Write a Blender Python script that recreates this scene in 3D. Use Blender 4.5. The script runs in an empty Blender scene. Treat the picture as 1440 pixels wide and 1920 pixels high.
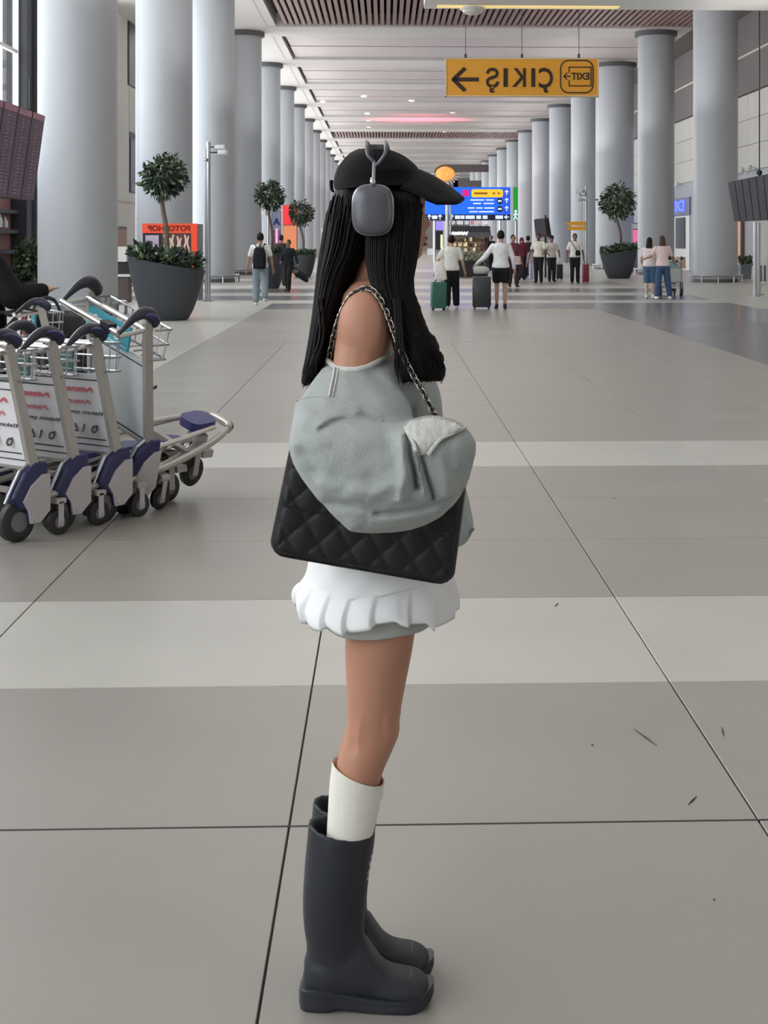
import bpy, bmesh, math, random
from math import pi, sin, cos, tan, sqrt, atan2, exp
from mathutils import Vector, Matrix, noise

SC = bpy.context.scene
COL = SC.collection
rnd = random.Random(7)

# ---------------------------------------------------------------- camera
YAW = math.radians(2.0)
CA, SA = cos(YAW), sin(YAW)
FOC, CX, HY, CAMH = 2800.0, 819.8, 450.0, 1.5      # pixels of the 1440x1920 frame, camera height in metres
cam_data = bpy.data.cameras.new('camera')
cam = bpy.data.objects.new('camera', cam_data)
COL.objects.link(cam)
cam.location = (0, 0, CAMH)
cam.rotation_euler = (pi / 2, 0, -YAW)
cam_data.sensor_fit = 'HORIZONTAL'
cam_data.sensor_width = 36.0
cam_data.lens = FOC / 1440.0 * 36.0
cam_data.shift_x = -(CX - 720.0) / 1440.0
cam_data.shift_y = -(960.0 - HY) / 1440.0
cam_data.clip_end = 600
cam_data.clip_start = 0.05
SC.camera = cam

# ---------------------------------------------------------------- light and exposure
world = bpy.data.worlds.new('overcast_daylight')
SC.world = world
world.use_nodes = True
_bg = world.node_tree.nodes['Background']
_bg.inputs[0].default_value = (0.95, 0.975, 1.0, 1)
_bg.inputs[1].default_value = 6.0
SC.view_settings.view_transform = 'Standard'
SC.view_settings.look = 'None'
SC.view_settings.gamma = 1.0
SC.view_settings.use_curve_mapping = False
SC.view_settings.exposure = -0.08


def area_lamp(name, loc, rot, sx, sy, power, color=(1, 1, 1)):
    d = bpy.data.lights.new(name, 'AREA')
    d.shape = 'RECTANGLE'
    d.size, d.size_y = sx, sy
    d.energy = power
    d.color = color
    o = bpy.data.objects.new(name, d)
    o.location = loc
    o.rotation_euler = rot
    COL.objects.link(o)
    return o


# added fill: unseen wide lamps below the ceiling, upward strips along the column rows
for _k in range(-2, 15):
    area_lamp('ceiling_fill', (2.8, 24.4 + 11.7 * _k, 10.5), (0, 0, 0), 13.0, 8.0, 230, (1.0, 0.97, 0.94))
for _k in range(-2, 15):
    for _x in (-4.6, 10.2):
        area_lamp('fill_uplight', (_x, 24.4 + 11.7 * _k, 6.0), (pi, 0, 0), 0.5, 9.0, 90, (1.0, 0.97, 0.95))  # added upward fill that brightens the ceiling, no fixture behind it

# ---------------------------------------------------------------- helpers
def W(px, py, d):
    """world point seen at pixel (px, py) of the frame at camera depth d (metres)"""
    xc = (px - CX) * d / FOC
    return Vector((xc * CA + d * SA, -xc * SA + d * CA, CAMH - (py - HY) * d / FOC))


def G(px, py):
    """floor point under a pixel below the horizon"""
    d = FOC * CAMH / (py - HY)
    p = W(px, py, d)
    p.z = 0.0
    return p


def lin(c):
    return tuple((x / 12.92 if x <= 0.04045 else ((x + 0.055) / 1.055) ** 2.4) for x in (v / 255.0 for v in c))


def mat(name, rgb, rough=0.5, metal=0.0, spec=0.5, var=0.06, scale=8.0, bump=0.0, bscale=60.0,
        emit=None, estr=0.0, sheen=0.0, coat=0.0, alpha=1.0, stretch=None, sub=0.0):
    m = bpy.data.materials.new(name)
    m.use_nodes = True
    nt = m.node_tree
    b = nt.nodes['Principled BSDF']
    c = lin(rgb)
    b.inputs['Roughness'].default_value = rough
    b.inputs['Metallic'].default_value = metal
    b.inputs['Specular IOR Level'].default_value = spec
    if sheen:
        b.inputs['Sheen Weight'].default_value = sheen
    if coat:
        b.inputs['Coat Weight'].default_value = coat
        b.inputs['Coat Roughness'].default_value = 0.12
    if sub:
        b.inputs['Subsurface Weight'].default_value = sub
        b.inputs['Subsurface Radius'].default_value = (0.012, 0.005, 0.003)
        b.inputs['Subsurface Scale'].default_value = 1.0
    b.inputs['Alpha'].default_value = alpha
    tc = nt.nodes.new('ShaderNodeTexCoord')
    mp = nt.nodes.new('ShaderNodeMapping')
    if stretch:
        mp.inputs['Scale'].default_value = stretch
    nt.links.new(tc.outputs['Object'], mp.inputs[0])
    if var > 0:
        n = nt.nodes.new('ShaderNodeTexNoise')
        n.inputs['Scale'].default_value = scale
        n.inputs['Detail'].default_value = 4
        nt.links.new(mp.outputs[0], n.inputs['Vector'])
        r = nt.nodes.new('ShaderNodeValToRGB')
        r.color_ramp.elements[0].position = 0.3
        r.color_ramp.elements[1].position = 0.7
        r.color_ramp.elements[0].color = tuple(max(0, v * (1 - var)) for v in c) + (1,)
        r.color_ramp.elements[1].color = tuple(min(1, v * (1 + var)) for v in c) + (1,)
        nt.links.new(n.outputs['Fac'], r.inputs[0])
        nt.links.new(r.outputs[0], b.inputs['Base Color'])
    else:
        b.inputs['Base Color'].default_value = c + (1,)
    if bump > 0:
        n2 = nt.nodes.new('ShaderNodeTexNoise')
        n2.inputs['Scale'].default_value = bscale
        n2.inputs['Detail'].default_value = 3
        nt.links.new(mp.outputs[0], n2.inputs['Vector'])
        bp = nt.nodes.new('ShaderNodeBump')
        bp.inputs['Strength'].default_value = bump
        bp.inputs['Distance'].default_value = 0.01
        nt.links.new(n2.outputs['Fac'], bp.inputs['Height'])
        nt.links.new(bp.outputs[0], b.inputs['Normal'])
    if emit:
        b.inputs['Emission Color'].default_value = lin(emit) + (1,)
        b.inputs['Emission Strength'].default_value = estr
    return m


def glass_mat(name, tint=(240, 241, 242)):
    m = bpy.data.materials.new(name)
    m.use_nodes = True
    nt = m.node_tree
    for n in list(nt.nodes):
        nt.nodes.remove(n)
    out = nt.nodes.new('ShaderNodeOutputMaterial')
    mix = nt.nodes.new('ShaderNodeMixShader')
    tr = nt.nodes.new('ShaderNodeBsdfTransparent')
    gl = nt.nodes.new('ShaderNodeBsdfGlossy')
    fr = nt.nodes.new('ShaderNodeLayerWeight')
    pw = nt.nodes.new('ShaderNodeMath')
    pw.operation = 'POWER'
    pw.inputs[1].default_value = 5.0
    ml = nt.nodes.new('ShaderNodeMath')
    ml.operation = 'MULTIPLY_ADD'
    ml.inputs[1].default_value = 0.5
    ml.inputs[2].default_value = 0.03
    tr.inputs[0].default_value = lin(tint) + (1,)
    gl.inputs['Roughness'].default_value = 0.02
    nt.links.new(fr.outputs['Facing'], pw.inputs[0])
    nt.links.new(pw.outputs[0], ml.inputs[0])
    nt.links.new(ml.outputs[0], mix.inputs[0])
    nt.links.new(tr.outputs[0], mix.inputs[1])
    nt.links.new(gl.outputs[0], mix.inputs[2])
    nt.links.new(mix.outputs[0], out.inputs[0])
    return m


class MB:
    """collects primitives into one mesh"""

    def __init__(self):
        self.v, self.f, self.mi, self.cur = [], [], [], 0

    def add(self, vs, fs):
        o = len(self.v)
        self.v += [Vector(p) for p in vs]
        for f in fs:
            self.f.append([i + o for i in f])
            self.mi.append(self.cur)
        return self

    def box(self, c, s, M=None):
        x, y, z = (a / 2 for a in s)
        vs = [Vector((sx * x, sy * y, sz * z)) for sx in (-1, 1) for sy in (-1, 1) for sz in (-1, 1)]
        if M is not None:
            vs = [M @ p for p in vs]
        vs = [p + Vector(c) for p in vs]
        return self.add(vs, [(0, 1, 3, 2), (4, 6, 7, 5), (0, 4, 5, 1), (2, 3, 7, 6), (0, 2, 6, 4), (1, 5, 7, 3)])

    def span(self, a, b):
        a, b = Vector(a), Vector(b)
        return self.box((a + b) / 2, [abs(q) for q in (b - a)])

    def loft(self, rings, caps=True, closed=True):
        n = len(rings[0])
        vs = [p for r in rings for p in r]
        fs = []
        for i in range(len(rings) - 1):
            for j in range(n if closed else n - 1):
                k = (j + 1) % n
                fs.append((i * n + j, i * n + k, (i + 1) * n + k, (i + 1) * n + j))
        if caps:
            fs.append(tuple(reversed(range(n))))
            fs.append(tuple((len(rings) - 1) * n + j for j in range(n)))
        return self.add(vs, fs)

    def tube(self, pts, r, n=8, caps=True, flat=1.0, up=None, loop=False):
        pts = [Vector(p) for p in pts]
        rs = r if isinstance(r, (list, tuple)) else [r] * len(pts)
        rings = []
        ref = Vector(up) if up else None
        m = len(pts)
        for i, p in enumerate(pts):
            if loop:
                t = pts[(i + 1) % m] - pts[i - 1]
            else:
                t = (pts[min(i + 1, m - 1)] - pts[max(i - 1, 0)])
            t = t.normalized() if t.length > 1e-9 else Vector((0, 0, 1))
            if ref is None:
                ref = Vector((0, 0, 1)) if abs(t.z) < 0.9 else Vector((1, 0, 0))
            a = t.cross(ref)
            if a.length < 1e-6:
                a = t.cross(Vector((1, 0.2, 0.1)))
            a.normalize()
            b = a.cross(t).normalized()
            ref = b if up is None else ref
            rings.append([p + a * (cos(2 * pi * j / n) * rs[i]) + b * (sin(2 * pi * j / n) * rs[i] * flat) for j in range(n)])
        if loop:
            rings.append(rings[0])
            return self.loft(rings, caps=False)
        return self.loft(rings, caps)

    def cyl(self, a, b, r, n=16, r2=None):
        return self.tube([a, b], [r, r if r2 is None else r2], n)

    def ball(self, c, r, nu=12, nv=8, M=None):
        r = r if isinstance(r, (list, tuple)) else (r, r, r)
        c = Vector(c)
        vs = [Vector((0, 0, -r[2]))]
        for i in range(1, nv):
            th = -pi / 2 + pi * i / nv
            for j in range(nu):
                ph = 2 * pi * j / nu
                vs.append(Vector((r[0] * cos(th) * cos(ph), r[1] * cos(th) * sin(ph), r[2] * sin(th))))
        vs.append(Vector((0, 0, r[2])))
        fs = []
        for j in range(nu):
            fs.append((0, 1 + (j + 1) % nu, 1 + j))
            e = len(vs) - 1
            o = 1 + (nv - 2) * nu
            fs.append((e, o + j, o + (j + 1) % nu))
        for i in range(nv - 2):
            for j in range(nu):
                a, b = 1 + i * nu + j, 1 + i * nu + (j + 1) % nu
                fs.append((a, b, b + nu, a + nu))
        if M is not None:
            vs = [M @ p for p in vs]
        return self.add([p + c for p in vs], fs)

    def capsule(self, a, b, ra, rb, n=10, flat=1.0, up=None):
        a, b = Vector(a), Vector(b)
        t = (b - a).normalized()
        pts, rs = [], []
        for k in (-0.98, -0.75, -0.4):
            pts.append(a + t * ra * k)
            rs.append(ra * sqrt(1 - k * k))
        pts += [a, b]
        rs += [ra, rb]
        for k in (0.4, 0.75, 0.98):
            pts.append(b + t * rb * k)
            rs.append(rb * sqrt(1 - k * k))
        return self.tube(pts, rs, n, flat=flat, up=up)

    def limb(self, pts, rs, n=10):
        for i in range(len(pts) - 1):
            self.capsule(pts[i], pts[i + 1], rs[i], rs[i + 1], n)
        return self

    def prism(self, poly, a, b):
        """poly: 2-D outline extruded; a, b map (u, v) -> 3-D for the two faces"""
        n = len(poly)
        vs = [a(*p) for p in poly] + [b(*p) for p in poly]
        fs = [tuple(reversed(range(n))), tuple(range(n, 2 * n))]
        for j in range(n):
            k = (j + 1) % n
            fs.append((j, k, n + k, n + j))
        return self.add(vs, fs)

    def quadslab(self, q, th):
        q = [Vector(p) for p in q]
        nrm = (q[1] - q[0]).cross(q[3] - q[0]).normalized() * th
        return self.add(q + [p + nrm for p in q],
                        [(3, 2, 1, 0), (4, 5, 6, 7), (0, 1, 5, 4), (1, 2, 6, 5), (2, 3, 7, 6), (3, 0, 4, 7)])

    def mesh(self, name, smooth=False, angle=40):
        me = bpy.data.meshes.new(name)
        me.from_pydata([tuple(p) for p in self.v], [], self.f)
        if any(self.mi):
            me.polygons.foreach_set('material_index', self.mi)
        bm = bmesh.new()
        bm.from_mesh(me)
        bmesh.ops.recalc_face_normals(bm, faces=bm.faces)
        bm.to_mesh(me)
        bm.free()
        if smooth:
            me.polygons.foreach_set('use_smooth', [True] * len(me.polygons))
            me.set_sharp_from_angle(angle=math.radians(angle))
        me.update()
        return me

    def build(self, name, m, parent=None, smooth=False, angle=40, off=None):
        if off is not None:
            off = Vector(off)
            self.v = [p - off for p in self.v]
        me = self.mesh(name, smooth, angle)
        return link(name, me, m, parent)


def link(name, me, m, parent=None):
    for x in (m if isinstance(m, (list, tuple)) else [m]):
        me.materials.append(x)
    o = bpy.data.objects.new(name, me)
    COL.objects.link(o)
    if parent is not None:
        o.parent = parent
    return o


def tag(o, label=None, cat=None, group=None, kind=None):
    for k, v in (('label', label), ('category', cat), ('group', group), ('kind', kind)):
        if v:
            o[k] = v
    return o


def thing(name, label, cat, loc=(0, 0, 0), rz=0.0, group=None):
    o = bpy.data.objects.new(name, None)
    o.empty_display_size = 0.1
    COL.objects.link(o)
    o.location = loc
    o.rotation_euler = (0, 0, rz)
    return tag(o, label, cat, group)


KIDS = {}


def copy_tree(o, parent=None):
    c = o.copy()
    COL.objects.link(c)
    if parent is not None:
        c.parent = parent
    for ch in [q for q in COL.objects if q.parent is o]:
        copy_tree(ch, c)
    return c


def remesh(mb, voxel, smooth_it=2, disp=None, name='m'):
    """fuse closed shapes into one continuous skin"""
    me = mb.mesh(name)
    o = bpy.data.objects.new('tmp', me)
    COL.objects.link(o)
    md = o.modifiers.new('r', 'REMESH')
    md.mode = 'VOXEL'
    md.voxel_size = voxel
    if smooth_it:
        s = o.modifiers.new('s', 'SMOOTH')
        s.factor = 0.5
        s.iterations = smooth_it
    dg = bpy.context.evaluated_depsgraph_get()
    ev = o.evaluated_get(dg)
    out = bpy.data.meshes.new_from_object(ev)
    out.name = name
    bpy.data.objects.remove(o)
    bpy.data.meshes.remove(me)
    if disp:
        out.update()
        nrm = [v.normal.copy() for v in out.vertices]
        for v, n in zip(out.vertices, nrm):
            v.co = disp(v.co.copy(), n)
    out.polygons.foreach_set('use_smooth', [True] * len(out.polygons))
    out.update()
    return out


_fontcache = {}


def text_mesh(s, size=1.0, mirror=True, bold=0.0, depth=0.002):
    """flat lettering in the XZ plane, centred, facing -Y; mirrored like the photograph"""
    cu = bpy.data.curves.new('lettering', 'FONT')
    cu.body = s
    cu.size = size
    cu.align_x = 'CENTER'
    cu.align_y = 'CENTER'
    cu.extrude = depth
    cu.offset = bold
    cu.resolution_u = 3
    o = bpy.data.objects.new('tmp', cu)
    COL.objects.link(o)
    dg = bpy.context.evaluated_depsgraph_get()
    me = bpy.data.meshes.new_from_object(o.evaluated_get(dg))
    bpy.data.objects.remove(o)
    bpy.data.curves.remove(cu)
    R = Matrix(((-1 if mirror else 1, 0, 0, 0), (0, 0, -1, 0), (0, 1, 0, 0), (0, 0, 0, 1)))
    me.transform(R)
    if mirror:
        me.flip_normals()
    me.materials.clear()
    return me


def text(name, s, size, m, parent, loc, rot=(0, 0, 0), mirror=True, bold=0.0, depth=0.002, fit=None):
    me = text_mesh(s, size, mirror, bold, depth)
    if fit:
        xs = [v.co.x for v in me.vertices]
        zs = [v.co.z for v in me.vertices]
        me.transform(Matrix.Translation((-(min(xs) + max(xs)) / 2, 0, -(min(zs) + max(zs)) / 2)))
        me.transform(Matrix.Diagonal((fit[0] / (max(xs) - min(xs)), 1, fit[1] / (max(zs) - min(zs)), 1)))
    o = link(name, me, m, parent)
    o.location = loc
    o.rotation_euler = rot
    return o


def ell(c, ax, ay, n, ex=2.0, u=Vector((1, 0, 0)), v=Vector((0, 1, 0))):
    c = Vector(c)
    out = []
    for j in range(n):
        t = 2 * pi * j / n
        a, b = cos(t), sin(t)
        out.append(c + u * (ax * math.copysign(abs(a) ** (2 / ex), a)) + v * (ay * math.copysign(abs(b) ** (2 / ex), b)))
    return out


def interp(tab, x):
    """piecewise smooth (monotone-ish) interpolation of rows [x, a, b, ...]"""
    if x <= tab[0][0]:
        return list(tab[0][1:])
    for i in range(len(tab) - 1):
        if x <= tab[i + 1][0]:
            t = (x - tab[i][0]) / (tab[i + 1][0] - tab[i][0])
            p0, p1, p2, p3 = tab[max(i - 1, 0)], tab[i], tab[i + 1], tab[min(i + 2, len(tab) - 1)]
            r = []
            for k in range(1, len(p1)):
                h = p2[0] - p1[0]
                m1 = (p2[k] - p0[k]) / (p2[0] - p0[0]) * h if p2[0] != p0[0] else 0
                m2 = (p3[k] - p1[k]) / (p3[0] - p1[0]) * h if p3[0] != p1[0] else 0
                t2, t3 = t * t, t * t * t
                r.append((2 * t3 - 3 * t2 + 1) * p1[k] + (t3 - 2 * t2 + t) * m1 + (-2 * t3 + 3 * t2) * p2[k] + (t3 - t2) * m2)
            return r
    return list(tab[-1][1:])


def curve(pts, n):
    """Catmull-Rom resampling of a polyline of Vectors into n points"""
    pts = [Vector(p) for p in pts]
    out = []
    m = len(pts) - 1
    for i in range(n):
        s = i / (n - 1) * m
        k = min(int(s), m - 1)
        t = s - k
        p0, p1, p2, p3 = pts[max(k - 1, 0)], pts[k], pts[k + 1], pts[min(k + 2, m)]
        out.append(0.5 * ((2 * p1) + (p2 - p0) * t + (2 * p0 - 5 * p1 + 4 * p2 - p3) * t * t + (3 * p1 - p0 - 3 * p2 + p3) * t ** 3))
    return out

# ---------------------------------------------------------------- materials
M = {}
M['grout'] = mat('grout', (52, 50, 48), 0.8, var=0.1)


def floor_mat(name, rgb, rough=0.3):
    """polished terrazzo: fine speckle, faint cloudy wear"""
    m = mat(name, rgb, rough, spec=0.5, var=0.045, scale=1.3, bump=0.0)
    nt = m.node_tree
    b = nt.nodes['Principled BSDF']
    src = b.inputs['Base Color'].links[0].from_socket
    tc = [n for n in nt.nodes if n.type == 'TEX_COORD'][0]
    v = nt.nodes.new('ShaderNodeTexNoise')
    v.inputs['Scale'].default_value = 260
    v.inputs['Detail'].default_value = 2
    nt.links.new(tc.outputs['Object'], v.inputs['Vector'])
    mx = nt.nodes.new('ShaderNodeMix')
    mx.data_type = 'RGBA'
    mx.blend_type = 'MULTIPLY'
    mx.inputs[0].default_value = 0.10
    nt.links.new(src, mx.inputs[6])
    nt.links.new(v.outputs['Color'], mx.inputs[7])
    nt.links.new(mx.outputs[2], b.inputs['Base Color'])
    w = nt.nodes.new('ShaderNodeTexNoise')
    w.inputs['Scale'].default_value = 0.5
    nt.links.new(tc.outputs['Object'], w.inputs['Vector'])
    mr = nt.nodes.new('ShaderNodeMapRange')
    mr.inputs[3].default_value = rough - 0.05
    mr.inputs[4].default_value = rough + 0.07
    nt.links.new(w.outputs['Fac'], mr.inputs[0])
    nt.links.new(mr.outputs[0], b.inputs['Roughness'])
    return m


M['tile_grey'] = floor_mat('terrazzo_grey', (155, 152, 144))
M['tile_pale'] = floor_mat('terrazzo_pale', (192, 191, 183))
M['tile_dark'] = floor_mat('terrazzo_dark', (116, 115, 118), 0.2)
M['plaster'] = mat('white_plaster', (214, 212, 208), 0.7, var=0.03, scale=0.6)
M['ceil_white'] = mat('ceiling_white', (205, 200, 196), 0.6, var=0.03, scale=0.5)
M['plank'] = mat('ceiling_plank', (196, 186, 184), 0.45, var=0.05, scale=1.0, stretch=(0.3, 4, 1))
M['slat'] = mat('brown_baffle', (142, 116, 112), 0.5, var=0.1, scale=3, stretch=(4, 0.4, 1))
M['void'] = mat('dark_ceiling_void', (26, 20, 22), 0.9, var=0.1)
M['column'] = mat('column_paint', (172, 176, 181), 0.42, spec=0.4, var=0.035, scale=1.2, stretch=(1, 1, 0.3))
M['column_cap'] = mat('column_reveal', (92, 92, 94), 0.6)
M['steel'] = mat('brushed_steel', (176, 178, 180), 0.32, metal=1.0, var=0.06, scale=20)
M['alu'] = mat('aluminium', (188, 184, 178), 0.42, metal=0.75, var=0.05, scale=14, stretch=(1, 1, 0.2))
M['chrome'] = mat('bright_wire', (214, 214, 212), 0.22, metal=1.0, var=0.03)
M['dark_metal'] = mat('dark_frame', (40, 43, 48), 0.5, var=0.1)
M['black'] = mat('black_plastic', (26, 27, 30), 0.45, var=0.08)
M['white'] = mat('white_paint', (226, 226, 222), 0.5, var=0.03)
M['wall_grey'] = mat('wall_panel', (202, 199, 192), 0.6, var=0.03, scale=0.4)
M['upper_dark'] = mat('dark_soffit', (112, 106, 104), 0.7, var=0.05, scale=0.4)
M['wood'] = mat('shop_wood', (150, 110, 84), 0.5, var=0.15, scale=4, stretch=(6, 6, 0.5))
M['shop_rose'] = mat('shop_panel', (150, 108, 104), 0.5, var=0.2, scale=0.7)
M['glass'] = glass_mat('window_glass')
M['dark_glass'] = mat('dark_glazing', (34, 37, 44), 0.35, spec=0.3, var=0.08, scale=0.5)
M['yellow'] = mat('sign_yellow', (214, 150, 44), 0.4, var=0.03, emit=(214, 150, 44), estr=0.12)
M['ink'] = mat('sign_ink', (52, 34, 22), 0.6, var=0.0)
M['lamp'] = mat('lamp_diffuser', (250, 246, 236), 0.4, var=0, emit=(255, 248, 236), estr=5.0)
M['warm_strip'] = mat('warm_light_strip', (250, 226, 160), 0.4, var=0, emit=(255, 226, 150), estr=0.55)

# ---------------------------------------------------------------- floor
floor = MB().span((-7.505, 1.41, -0.03), (7.015, 22.0, -0.006)).build('floor', M['grout'])
tag(floor, kind='structure')
JX, JY, TP, GAP = -0.245, 3.83, 1.21, 0.0028
_tm = {}


def tile_mesh(key):
    if key not in _tm:
        b = MB()
        h = TP / 2 - GAP
        b.loft([[Vector((sx * (h - i), sy * (h - i), z)) for sx, sy in ((-1, -1), (1, -1), (1, 1), (-1, 1))]
                for i, z in ((0, -0.006), (0, -0.0015), (0.0015, 0))])
        me = b.mesh('tile')
        me.materials.append(M[key])
        _tm[key] = me
    return _tm[key]


for j in range(-2, 15):
    y0 = JY + TP * j
    for k in range(-6, 6):
        xc = JX + TP * (k + 0.5)
        key = 'tile_pale' if j in (1, 5) or xc < -2.7 and j > 6 else 'tile_grey'
        if xc > 4.6:
            key = 'tile_dark'
        t = bpy.data.objects.new('tile', tile_mesh(key))
        COL.objects.link(t)
        t.location = (xc, y0 + TP / 2, 0)
        t.parent = floor
X0, X1 = -7.505, 7.015


def field(name, a, b, key):
    return MB().span((a[0], a[1], -0.03), (b[0], b[1], 0)).build(name, M[key], floor)


field('paving', (-40, -40), (X0, 22.0), 'tile_pale')
field('paving', (X1, -40), (15, 22.0), 'tile_dark')
field('paving', (X0, -40), (X1, 1.41), 'tile_grey')
MB().span((X0, 3.826, -.004), (X1, 3.836, .0005)).build('joint_strip', M['grout'], floor)
_bands = [(22.0, 32.4, 'tile_grey'), (32.4, 35.4, 'tile_dark'), (35.4, 37.2, 'tile_pale'), (37.2, 40.2, 'tile_dark'),
          (40.2, 42.6, 'tile_pale'), (42.6, 46.0, 'tile_dark'), (46.0, 49.5, 'tile_pale'), (49.5, 54, 'tile_grey'),
          (54, 58, 'tile_pale'), (58, 70, 'tile_grey'), (70, 76, 'tile_pale'), (76, 226, 'tile_grey')]
for a, b, key in _bands:
    if a < 30:
        field('floor_band', (-11, a), (-2.665, b), 'tile_pale')
        field('floor_band', (-2.662, a), (4.593, b), key)
        field('floor_band', (4.596, a), (8.2, b), 'tile_dark')
        field('floor_band', (8.203, a), (15, b), 'tile_grey')
    else:
        if a < 32.5:
            field('floor_band', (-11, a), (-2.665, b), 'tile_pale')
            field('floor_band', (-2.662, a), (8.2, b), key)
        else:
            field('floor_band', (-11, a), (8.2, b), key)
        field('floor_band', (8.203, a), (15, b), 'tile_pale')

# ---------------------------------------------------------------- ceiling
CZ = 10.55
BEAMS = [30.0 + 11.7 * k for k in range(-3, 17)]
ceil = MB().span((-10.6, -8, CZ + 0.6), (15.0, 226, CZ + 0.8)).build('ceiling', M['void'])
tag(ceil, kind='structure')
for k, y in enumerate(BEAMS):
    MB().span((-5.0, y - 1.5, CZ), (13.2, y + 1.5, CZ + 0.6)).build('beam', M['ceil_white'], ceil)
MB().span((-10.6, -8, CZ), (-5.0, 226, CZ + 0.6)).build('side_panel', M['ceil_white'], ceil)
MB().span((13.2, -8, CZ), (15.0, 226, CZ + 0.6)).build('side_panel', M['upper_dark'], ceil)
_slat = MB().span((-0.075, 0, -0.22), (0.075, 8.7, 0)).mesh('slat')
_slat.materials.append(M['slat'])
_pl = MB().span((-8.98, -0.69, 0), (8.6, 0.69, 0.05)).mesh('plank')
_pl.materials.append(M['plank'])
for i, k in enumerate(range(-3, 16)):
    y0 = 30.0 + 11.7 * k + 1.5
    if k in (2, 8, -3):
        for q in range(68):
            o = bpy.data.objects.new('slat', _slat)
            COL.objects.link(o)
            o.location = (-4.2 + 0.255 * q, y0, CZ + 0.3)
            o.parent = ceil
    else:
        for q in range(6):
            o = bpy.data.objects.new('plank', _pl)
            COL.objects.link(o)
            o.location = (4.5, y0 + 0.72 + 1.44 * q, CZ + 0.12 + 0.015 * ((q * 7 + k) % 3))
            o.parent = ceil
    MB().span((-5.0, y0, CZ + 0.02), (-4.62, y0 + 8.7, CZ + 0.6)).build('side_panel', M['ceil_white'], ceil)

# nearer lowered bulkhead at the top right with its lamp
p = W(795, 14, 41.0)
bz = p.z
bulk = MB().span((p.x, 30, bz), (13.5, 41.2, CZ)).build('ceiling_bulkhead', M['white'])
tag(bulk, kind='structure')
MB().span((p.x + 0.35, 40.55, bz - 0.02), (6.4, 40.95, bz + 0.01)).build('light_strip', M['warm_strip'], bulk)
p = W(886, 16, 40.9)
dome = thing('dome_lamp', 'round white dome lamp under the lowered ceiling edge at the top of the picture', 'lamp', (p.x, 40.75, bz - 0.03))
b = MB()
b.loft([ell((0, 0, z), r, r, 20) for z, r in ((0, 0.34), (-0.05, 0.36), (-0.08, 0.33))])
b.build('base', M['white'], dome, smooth=True)
b = MB()
b.loft([ell((0, 0, z), r, r, 20) for z, r in ((-0.08, 0.29), (-0.14, 0.27), (-0.19, 0.17), (-0.205, 0.03))])
b.build('diffuser', mat('dome_glass', (215, 212, 200), 0.3, var=0.02), dome, smooth=True)

# recessed downlights seen as small bright dots
_dl = ['first of the left line of six', 'second of the left line of six', 'third of the left line of six', 'fourth of the left line of six', 'fifth of the left line of six',
       'nearest of the middle pair', 'farther one of the middle pair', 'nearest of the right line of three', 'second of the right line of three',
       'farthest of the right line of three', 'farther of the two by the left dark slot', 'nearer of the two by the left dark slot']
for _i, (px, py) in enumerate(((683, 181), (686, 197), (689, 213), (690, 226), (692, 238), (772, 189), (767, 220), (856, 196), (849, 211), (833, 247), (619, 220), (606, 190))):
    d = FOC * (CZ + 0.1 - CAMH) / (HY - py)
    q = W(px, py, d)
    t = thing('downlight', 'glowing round recessed ceiling downlight, ' + _dl[_i].replace('of six', 'of five'), 'lamp', (q.x, q.y, q.z + 0.02), group='ceiling downlights')
    MB().loft([ell((0, 0, z), r, r, 12) for z, r in ((0.0, 0.22), (-0.05, 0.22), (-0.05, 0.17))], caps=False).build('trim_ring', M['white'], t)
    MB().loft([ell((0, 0, z), 0.17, 0.17, 12) for z in (-0.045, -0.03)]).build('lens', M['lamp'], t)

# ---------------------------------------------------------------- walls
wl = MB().span((-10.9, 56.8, 0), (-10.6, 66.0, CZ + 0.2)).build('wall_left', M['plaster'])
tag(wl, kind='structure')


def wbox(name, ya, yb, z0, z1, th, key, parent=None, x=-10.6):
    return MB().span((x, ya, z0), (x + th, yb, z1)).build(name, M[key], parent)


def zl(py, y):
    return CAMH - (py - HY) * y / FOC


win = wbox('window_1', 61.9, 65.2, zl(165, 62.9), zl(22, 62.9), 0.03, 'dark_metal')
tag(win, kind='structure')
wbox('pane', 62.05, 65.1, zl(163, 62.9), zl(25, 62.9), 0.05, 'dark_glass', win)
win = wbox('window_2', 62.3, 65.2, zl(362, 62.9), zl(250, 62.9), 0.03, 'dark_metal')
tag(win, kind='structure')
wbox('pane', 62.4, 65.1, zl(360, 62.9), zl(262, 62.9), 0.05, 'dark_glass', win)
wbox('spandrel_panel', 62.2, 65.2, zl(248, 62.9), zl(167, 62.9), 0.02, 'wall_grey', wl)
dr = wbox('door_1', 57.2, 61.4, 0, zl(425, 60.5), 0.06, 'dark_metal')
tag(dr, kind='structure')
wbox('leaf', 57.3, 61.2, 0.02, zl(430, 60.5), 0.09, 'wood', dr)
wbox('handle', 57.6, 57.7, 0.9, 1.25, 0.15, 'steel', dr)
wbox('wall_rail', 56.9, 65.8, 3.05, 3.12, 0.04, 'wall_grey', wl)
pier = tag(MB().span((-11.0, 43.35, 0), (-10.3, 46.1, CZ)).build('trim_1', M['dark_metal']), kind='structure')
for y in (44.2, 45.0, 45.7):
    MB().span((-10.3, y - 0.06, 0), (-10.2, y + 0.06, CZ)).build('fin', mat('fin', (66, 70, 78), 0.4), pier)

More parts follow.
